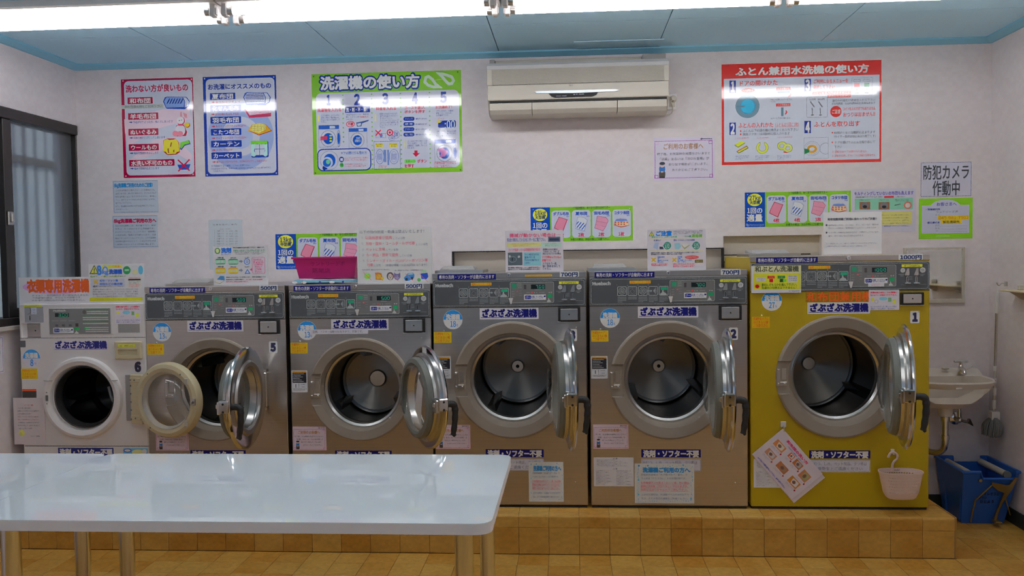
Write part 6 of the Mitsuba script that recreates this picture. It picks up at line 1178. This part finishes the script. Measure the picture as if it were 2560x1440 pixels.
s = Sheet(k, (bcx - .078, bcy + .0527, .384), (1, 0, 0), (0, -1, 0), .10, .012, [(0, 0), (300, 0), (300, 30), (0, 30)], (190, 160, 150), name=None, thick=0.0)
s.on('lettering').t('ランドリーデポ 蔦尾店', 4, 4, 290, 26, (70, 60, 70), 1).done()
k = thing('wall_hook', 'small white hook carrying the pink basket', 'hook')
part(k, 'plate', bx(1.482, 1.500, M_ - .005, M_ - .0003, .455, .476, .002), 'whiteplastic')
part(k, 'peg', cyl((1.491, M_ - .004, .4545), (1.491, M_ - .022, .4555), .0032, 12), 'whiteplastic')

# ------------------------------------------------------------------ the magenta bin and the cloth under it, on washer 4
k = thing('towel', 'folded blue and white printed towel lying on washer 4 under the magenta bin', 'towel')
zt = 1.2755
rng = np.random.default_rng(3)
def cloth(x0, x1, y0, y1, z, t, m, nm, amp=.004):
    n, q = 40, 14
    X, Yv = np.meshgrid(np.linspace(x0, x1, n), np.linspace(y0, y1, q), indexing='ij')
    h = z + t + amp * np.sin(X * 60 + 1) * np.cos(Yv * 35) * .6 + amp * .5 * np.sin(X * 23 + Yv * 40)
    e = np.minimum(np.minimum(X - x0, x1 - X), np.minimum(Yv - y0, y1 - Yv)); h = z + (h - z) * np.clip(e / .012, 0, 1) ** .4
    v = np.vstack([np.column_stack([X.ravel(), Yv.ravel(), h.ravel()]), np.column_stack([X.ravel(), Yv.ravel(), np.full(X.size, z)])]); f = []
    for i in range(n - 1):
        for j in range(q - 1):
            a = i * q + j; f += [(a, a + q, a + q + 1), (a, a + q + 1, a + 1)]
    part(k, nm, (v, f), m, smooth=True)
cloth(-1.46 + .095, -1.045, 4.075, 4.24, zt + .0085, .012, 'clothblue', 'cloth', .003)
cloth(-1.305, -1.06, 4.10, 4.235, zt + .0215, .004, 'clothwhite', 'white_fold', .001)
s = Sheet(k, (-1.365, 4.0742, zt + .018), FX, FN, .30, .017, [(0, 0), (300, 0), (300, 17), (0, 17)], (90, 150, 180), name=None, thick=0.0)
s.on('printed_pattern', 2)
for a, c in ((14, (195, 198, 205)), (60, (190, 190, 200)), (140, (60, 60, 120)), (200, (185, 188, 200)), (255, (50, 55, 110))): s.E(a, 8, 14 if c[0] > 100 else 5, 6, c)
s.R(50, 1, 54, 16, (60, 70, 30)).done()
k = thing('storage_bin', 'magenta plastic bin with handwritten characters on top of washer 4', 'bin')
def binring(z, x0, x1, y0, y1): return [(x, y, z) for x in (x0, x1) for y in (y0, y1)]
o1 = hull(binring(1.3035, -1.338, -1.062, 4.105, 4.30) + binring(1.404, -1.358, -1.042, 4.085, 4.32))
i1 = hull(binring(1.3075, -1.334, -1.066, 4.109, 4.296) + binring(1.43, -1.361, -1.039, 4.084, 4.323))
part(k, 'body', unman(man(o1) - man(i1)), 'magenta')
part(k, 'rim', unman(man(bx(-1.368, -1.032, 4.075, 4.33, 1.400, 1.4105, .003)) - man(bx(-1.3545, -1.0455, 4.0885, 4.3165, 1.39, 1.42))), 'magenta')
tilt = V(0, -.02, .096) / np.linalg.norm((0, -.02, .096)); nn = V(0, -tilt[2], tilt[1] * -1); nn = V(0, -.096, -.02) / np.linalg.norm((0, .096, .02))
s = Sheet.__new__(Sheet)
s = Sheet(k, V(-1.34, 4.0865, 1.399) + nn * .0005, FX, nn, .28, .09, [(400, 460), (1230, 440), (1230, 800), (400, 820)], (150, 20, 80), name=None, thick=0.0)
s.on('handwriting', 2).t('ラントリーデポ', 585, 500, 1105, 590, (120, 10, 70), 0).t('蔦尾店', 600, 636, 885, 732, (105, 15, 65), 0).done()

# ================================================================== the corner with the sink
k = thing('mirror', 'small framed wall mirror at the right, above the sink', 'mirror')
mx0, mx1, mz0, mz1 = 1.79, 2.106, 1.118, 1.416
fr = sbox(mx0, mz0, mx1, mz1).difference(sbox(mx0 + .012, mz0 + .020, mx1 - .012, mz1 - .010))
part(k, 'frame', prism(fr, (0, W_ - .0005, 0), FX, (0, 0, 1), (0, -1, 0), .016), 'ivory', smooth=False)
part(k, 'glass', bx(mx0 + .012, mx1 - .012, W_ - .009, W_ - .005, mz0 + .020, mz1 - .010), 'mirror')
k = thing('wall_shelf', 'narrow cream shelf on brackets on the right wall, cut by the picture edge', 'shelf')
part(k, 'board', bx(XR - .085, XR - .0005, 3.95, 4.43, 1.190, 1.198, .002), 'cream')
for y in (4.02, 4.36):
    part(k, 'bracket', prism(Polygon([(0, 0), (-.07, 0), (-.012, -.04), (0, -.04)]), (XR - .0005, y, 1.1898), FX, (0, 0, 1), (0, 1, 0), .008), 'ivory', smooth=False)
    part(k, 'knob', bx(XR - .03, XR - .002, y - .008, y + .014, 1.198, 1.224, .003), 'ivory')
k = thing('sink', 'off-white ceramic hand basin on the back wall behind the yellow washer', 'sink')
scx, sz = 1.945, .735
def dshape(w, d, n=40, back=W_ - .002):
    t = np.linspace(0, math.pi, n)
    return [(scx + w * np.sign(math.cos(a)) * abs(math.cos(a)) ** .75, back - .10 - (d - .10) * abs(math.sin(a)) ** .8) for a in t] + [(scx - w, back), (scx + w, back)]
def ring3(w, d, z, back=W_ - .002): return np.array([(x, y, z) for x, y in dshape(w, d, back=back)])
basin = solid([ring3(.10, .21, sz - .155), ring3(.15, .27, sz - .12), ring3(.205, .325, sz - .06), ring3(.232, .350, sz - .02), ring3(.236, .355, sz - .006), ring3(.230, .348, sz)])
bowl = solid([ring3(.10, .235, sz - .12, W_ - .075), ring3(.17, .27, sz - .08, W_ - .095), ring3(.195, .235, sz - .02, W_ - .10), ring3(.205, .24, sz + .01, W_ - .10)])
part(k, 'basin', unman(man(basin) - man(bowl)), 'ceramic', smooth=40)
part(k, 'back_ledge', hull([(x, y, z) for x in (scx - .225, scx + .225) for y, z in ((W_ - .002, sz - .02), (W_ - .002, sz + .030), (W_ - .03, sz + .030), (W_ - .09, sz - .001), (W_ - .09, sz - .02))]), 'ceramic')
part(k, 'drain_neck', lathe([(0, sz - .20), (.034, sz - .20), (.038, sz - .15), (0, sz - .15)], (scx, 4.55, 0), (0, 0, 1), 32, closed=False), 'ceramic')
part(k, 'label', bx(scx - .03, scx + .0, W_ - .352 , W_ - .350, sz - .03, sz - .022), 'whiteplastic')
k = thing('soap', 'small brownish piece of soap on the back ledge of the basin', 'soap')
part(k, 'bar', ball((1.985, 4.645, sz + .037), .016, (1.3, .8, .55), 2), 'ivory')
k = thing('faucet', 'chrome cross handle faucet on the basin', 'faucet')
fx, fy = 2.055, 4.62
part(k, 'body', lathe([(0, sz + .012), (.020, sz + .012), (.018, sz + .022), (.0125, sz + .030), (.0125, sz + .052), (.009, sz + .058), (.009, sz + .070), (0, sz + .072)], (fx, fy, 0), (0, 0, 1), 28, closed=False), 'chrome')
part(k, 'spout', tube(curve([(fx, fy, sz + .036), (fx - .010, fy - .04, sz + .044), (fx - .022, fy - .085, sz + .040), (fx - .026, fy - .10, sz + .024)], 20), .0098, 14), 'chrome')
part(k, 'cross_handle', cat([cyl((fx - .030, fy, sz + .076), (fx + .030, fy, sz + .076), .0055, 12), cyl((fx, fy - .030, sz + .076), (fx, fy + .030, sz + .076), .0055, 12), ball((fx, fy, sz + .077), .011, (1, 1, .7)), ball((fx - .030, fy, sz + .076), .007, sub=1), ball((fx + .030, fy, sz + .076), .007, sub=1)]), 'chrome')
k = thing('plug_chain', 'thin metal chain from the faucet to the basin rim', 'chain')
part(k, 'chain', tube(curve([(fx + .014, fy + .0, sz + .034), (fx + .04, fy + .01, sz + .034), (fx + .075, fy + .03, sz + .048)], 16), .0016, 6), 'satin')
k = thing('drain_pipe', 'chrome drain pipe bending to the wall under the basin', 'pipe')
part(k, 'pipe', tube(curve([(scx, 4.55, sz - .2005), (scx, 4.55, .46), (scx, 4.55, .39), (scx - .006, 4.56, .355), (scx - .03, 4.58, .335), (scx - .065, 4.61, .337), (scx - .085, 4.64, .36), (scx - .088, 4.67, .375), (scx - .088, 4.708, .376)], 64), .0165, 16), 'chrome')
for z in (sz - .215, .425): part(k, 'nut', lathe([(.016, z - .010), (.0225, z - .010), (.0225, z + .010), (.016, z + .010)], (scx, 4.55, 0), (0, 0, 1), 16), 'chrome')
part(k, 'wall_flange', lathe([(0, .001), (.034, .001), (.030, .010), (.018, .014), (0, .014)], (scx - .088, W_ - .0005, .376), (0, -1, 0), 24, closed=False), 'chrome')
k = thing('stop_valve', 'chrome stop valve with a round flange on the wall under the basin', 'valve')
vx, vz = 2.075, .492
part(k, 'flange', lathe([(0, .0005), (.036, .0005), (.033, .009), (.018, .016), (0, .016)], (vx - .01, W_, vz), (0, -1, 0), 32, closed=False), 'chrome')
part(k, 'body', cat([cyl((vx - .01, W_ - .012, vz), (vx - .01, W_ - .065, vz), .013, 18), cyl((vx - .01, W_ - .05, vz), (vx - .01, W_ - .05, vz + .05), .010, 16), ball((vx - .01, W_ - .052, vz), .018)]), 'chrome')
part(k, 'supply_tube', cyl((vx - .01, W_ - .05, vz + .04), (vx - .01, W_ - .05, sz - .137), .0075, 14), 'chrome')
part(k, 'handle', cat([cyl((vx - .01, W_ - .06, vz), (vx + .02, W_ - .085, vz - .005), .008, 12), hull([(vx + .012, W_ - .10, vz - .008), (vx + .05, W_ - .085, vz - .028), (vx + .05, W_ - .075, vz - .028), (vx + .012, W_ - .075, vz - .008), (vx + .030, W_ - .09, vz + .014), (vx + .022, W_ - .08, vz + .014)])]), 'chrome')

k = thing('mop', 'grey headed mop with a white handle hanging on the right wall', 'mop')
hp = [(2.205, 4.553, 1.192), (2.201, 4.572, .55)]
def along(t): return V(*hp[0]) * (1 - t) + V(*hp[1]) * t
for nm, a, b, r, m in (('tip', 0, .02, .006, 'whiteplastic'), ('grip', .02, .19, .0105, 'whiteplastic'), ('handle', .19, .985, .0075, 'satin')):
    part(k, nm, cyl(along(a), along(b), r, 16), m)
for t0, t1 in ((.62, .66), (.72, .76), (.80, .86), (.90, .97)): part(k, 'sleeve', cyl(along(t0), along(t1), .0100, 16), 'whiteplastic')
part(k, 'red_button', ball(V(*along(.74)) + V(-.003, -.0105, 0), .0045, sub=1), 'magenta')
part(k, 'holder', hull([(2.182, y, z) for y in (4.55, 4.595) for z in (.555, .512)] + [(2.222, y, z) for y in (4.55, 4.595) for z in (.555, .512)]), 'whiteplastic')
rng = np.random.default_rng(11); strands = []
for i in range(170):
    a = rng.uniform(0, 2 * np.pi); q = math.sqrt(rng.uniform(0, 1)); top = V(2.20 + .014 * q * math.cos(a), 4.573 + .026 * q * math.sin(a), .522)
    out = V(2.193 + .044 * q * math.cos(a), 4.573 + .060 * q * math.sin(a), .415 + .014 * rng.uniform() + .012 * q)
    mid = top * .45 + out * .55 + V(.012 * q * math.cos(a), .022 * q * math.sin(a), .012)
    p = curve([top, mid, out], 8); p[:, 0] = np.minimum(p[:, 0], 2.236); strands.append(tube(p, .0034, 5))
part(k, 'mop_head', cat(strands), 'mop', 'grey mop strands', smooth=True)
labels[f'{k}__mop_head']['kind'] = 'stuff'
k = thing('wall_hook', 'bent metal hook on the right wall above the mop', 'hook')
part(k, 'hook', tube(curve([(XR - .0005, 4.545, 1.224), (2.222, 4.54, 1.226), (2.208, 4.54, 1.214), (2.199, 4.54, 1.220), (2.196, 4.54, 1.230)], 24), .0028, 8), 'satin')
part(k, 'base', bx(XR - .004, XR - .0003, 4.525, 4.555, 1.212, 1.236, .001), 'satin')

# ------------------------------------------------------------------ the blue mop bucket
k = thing('mop_bucket', 'blue plastic mop bucket with roller wringer standing on the floor by the right wall', 'bucket')
def q4(z, x0, x1, y0, y1): return [(x, y, z) for x in (x0, x1) for y in (y0, y1)]
oB = hull(q4(.001, 1.985, 2.195, 4.450, 4.665) + q4(.288, 1.955, 2.228, 4.362, 4.690))
iB = hull(q4(.006, 1.990, 2.190, 4.456, 4.660) + q4(.30, 1.959, 2.224, 4.364, 4.686))
bm = man(oB) - man(iB) - man(bx(2.040, 2.212, 4.33, 4.45, .252, .33)) - man(bx(2.05, 2.19, 4.60, 4.72, .262, .33))
part(k, 'tub', unman(bm), 'bluebin')
part(k, 'rim', cat([bx(1.948, 1.962, 4.356, 4.695, .280, .2935, .003), bx(2.222, 2.234, 4.356, 4.695, .280, .2935, .003), bx(1.955, 2.042, 4.354, 4.366, .280, .2935, .003), bx(2.208, 2.230, 4.354, 4.366, .280, .2935, .003), hull([(2.036, y, z) for y in (4.356, 4.368) for z in (.284, .2935)] + [(2.052, y, z) for y in (4.358, 4.372) for z in (.246, .256)]), bx(2.048, 2.212, 4.362, 4.376, .246, .256, .003), bx(1.955, 2.05, 4.684, 4.697, .280, .2935, .003), bx(2.19, 2.23, 4.684, 4.697, .280, .2935, .003)]), 'bluebin', 'thick rim')
part(k, 'side_rib', cat([hull([(1.972 - .006 * (z > .1), y, z) for z in (.02, .27) for y in ((4.45, 4.47) if z < .1 else (4.39, 4.41))] + [(1.985 - .020 * (z > .1), y, z) for z in (.02, .27) for y in ((4.45, 4.47) if z < .1 else (4.39, 4.41))]), hull([(1.972 - .006 * (z > .1), y, z) for z in (.02, .27) for y in (4.60, 4.62)] + [(1.985 - .020 * (z > .1), y, z) for z in (.02, .27) for y in (4.60, 4.62)])]), 'bluebin')
for x in (2.005, 2.178):
    part(k, 'roller', cyl((x, 4.39, .268), (x, 4.66, .268), .0165, 20), 'ivory', 'pale wringer roller')
    part(k, 'roller_end', cyl((x, 4.378, .268), (x, 4.39, .268), .019, 16), 'panelgrey')
fy = lambda z: 4.45 - .088 * z / .288 - .010
LV = [(2.092, .236), (2.165, .222), (2.180, .225), (2.20, .262), (2.212, .262), (2.196, .20), (2.180, .165), (2.160, .12), (2.150, .08), (2.142, .082), (2.150, .125), (2.160, .178), (2.130, .190), (2.094, .220)]
lev = Polygon([(x - 2.0, z) for x, z in LV])
m = prism(lev, (2.0, 0, 0), FX, (0, 0, 1), (0, -1, 0), .010); v = np.array(m.vertices); v[:, 1] += np.array([fy(z) for z in v[:, 2]]) - .002; m.vertices = v
part(k, 'pedal_lever', m, 'brass', 'brass coloured pedal lever', smooth=False)
part(k, 'lever_rod', cat([tube(np.array([(2.104, fy(.228) - .006, .228), (2.028, fy(.135) - .006, .135), (2.024, fy(.06) - .006, .06), (2.024, fy(.01) - .006, .012)]), .004, 8), tube(np.array([(2.172, fy(.15) - .006, .15), (2.21, fy(.06) - .008, .055)]), .0035, 8)]), 'brass')
part(k, 'pivot', cyl((2.040, fy(.24) + .008, .243), (2.040, fy(.24) - .004, .243), .008, 12), 'brass')
part(k, 'pedal', bx(2.118, 2.152, fy(.05) - .055, fy(.05) - .006, .020, .032, .003), 'brass')
part(k, 'pedal_stem', hull([(2.142, fy(.08) - .012, .088), (2.152, fy(.08) - .012, .088), (2.124, fy(.05) - .02, .026), (2.138, fy(.05) - .02, .026), (2.142, fy(.08) - .004, .088), (2.152, fy(.08) - .004, .088), (2.124, fy(.05) - .006, .026), (2.138, fy(.05) - .006, .026)]), 'brass')
fn = V(0, -.288, -.088); fn /= np.linalg.norm(fn)
s = Sheet(k, V(2.040, 4.450 - .088 * .182 / .288, .182) + fn * .0006, FX, fn, .118, .078, [(0, 0), (100, 0), (100, 70), (0, 70)], (40, 70, 150), name=None, thick=0.0)
s.on('handwriting', 1).t('トイレそうじ', 14, 6, 92, 22, (8, 12, 40), 3).t('ブラシ', 8, 26, 42, 41, (8, 12, 40), 3).t('ひとよう', 16, 46, 76, 62, (8, 12, 40), 3).done()
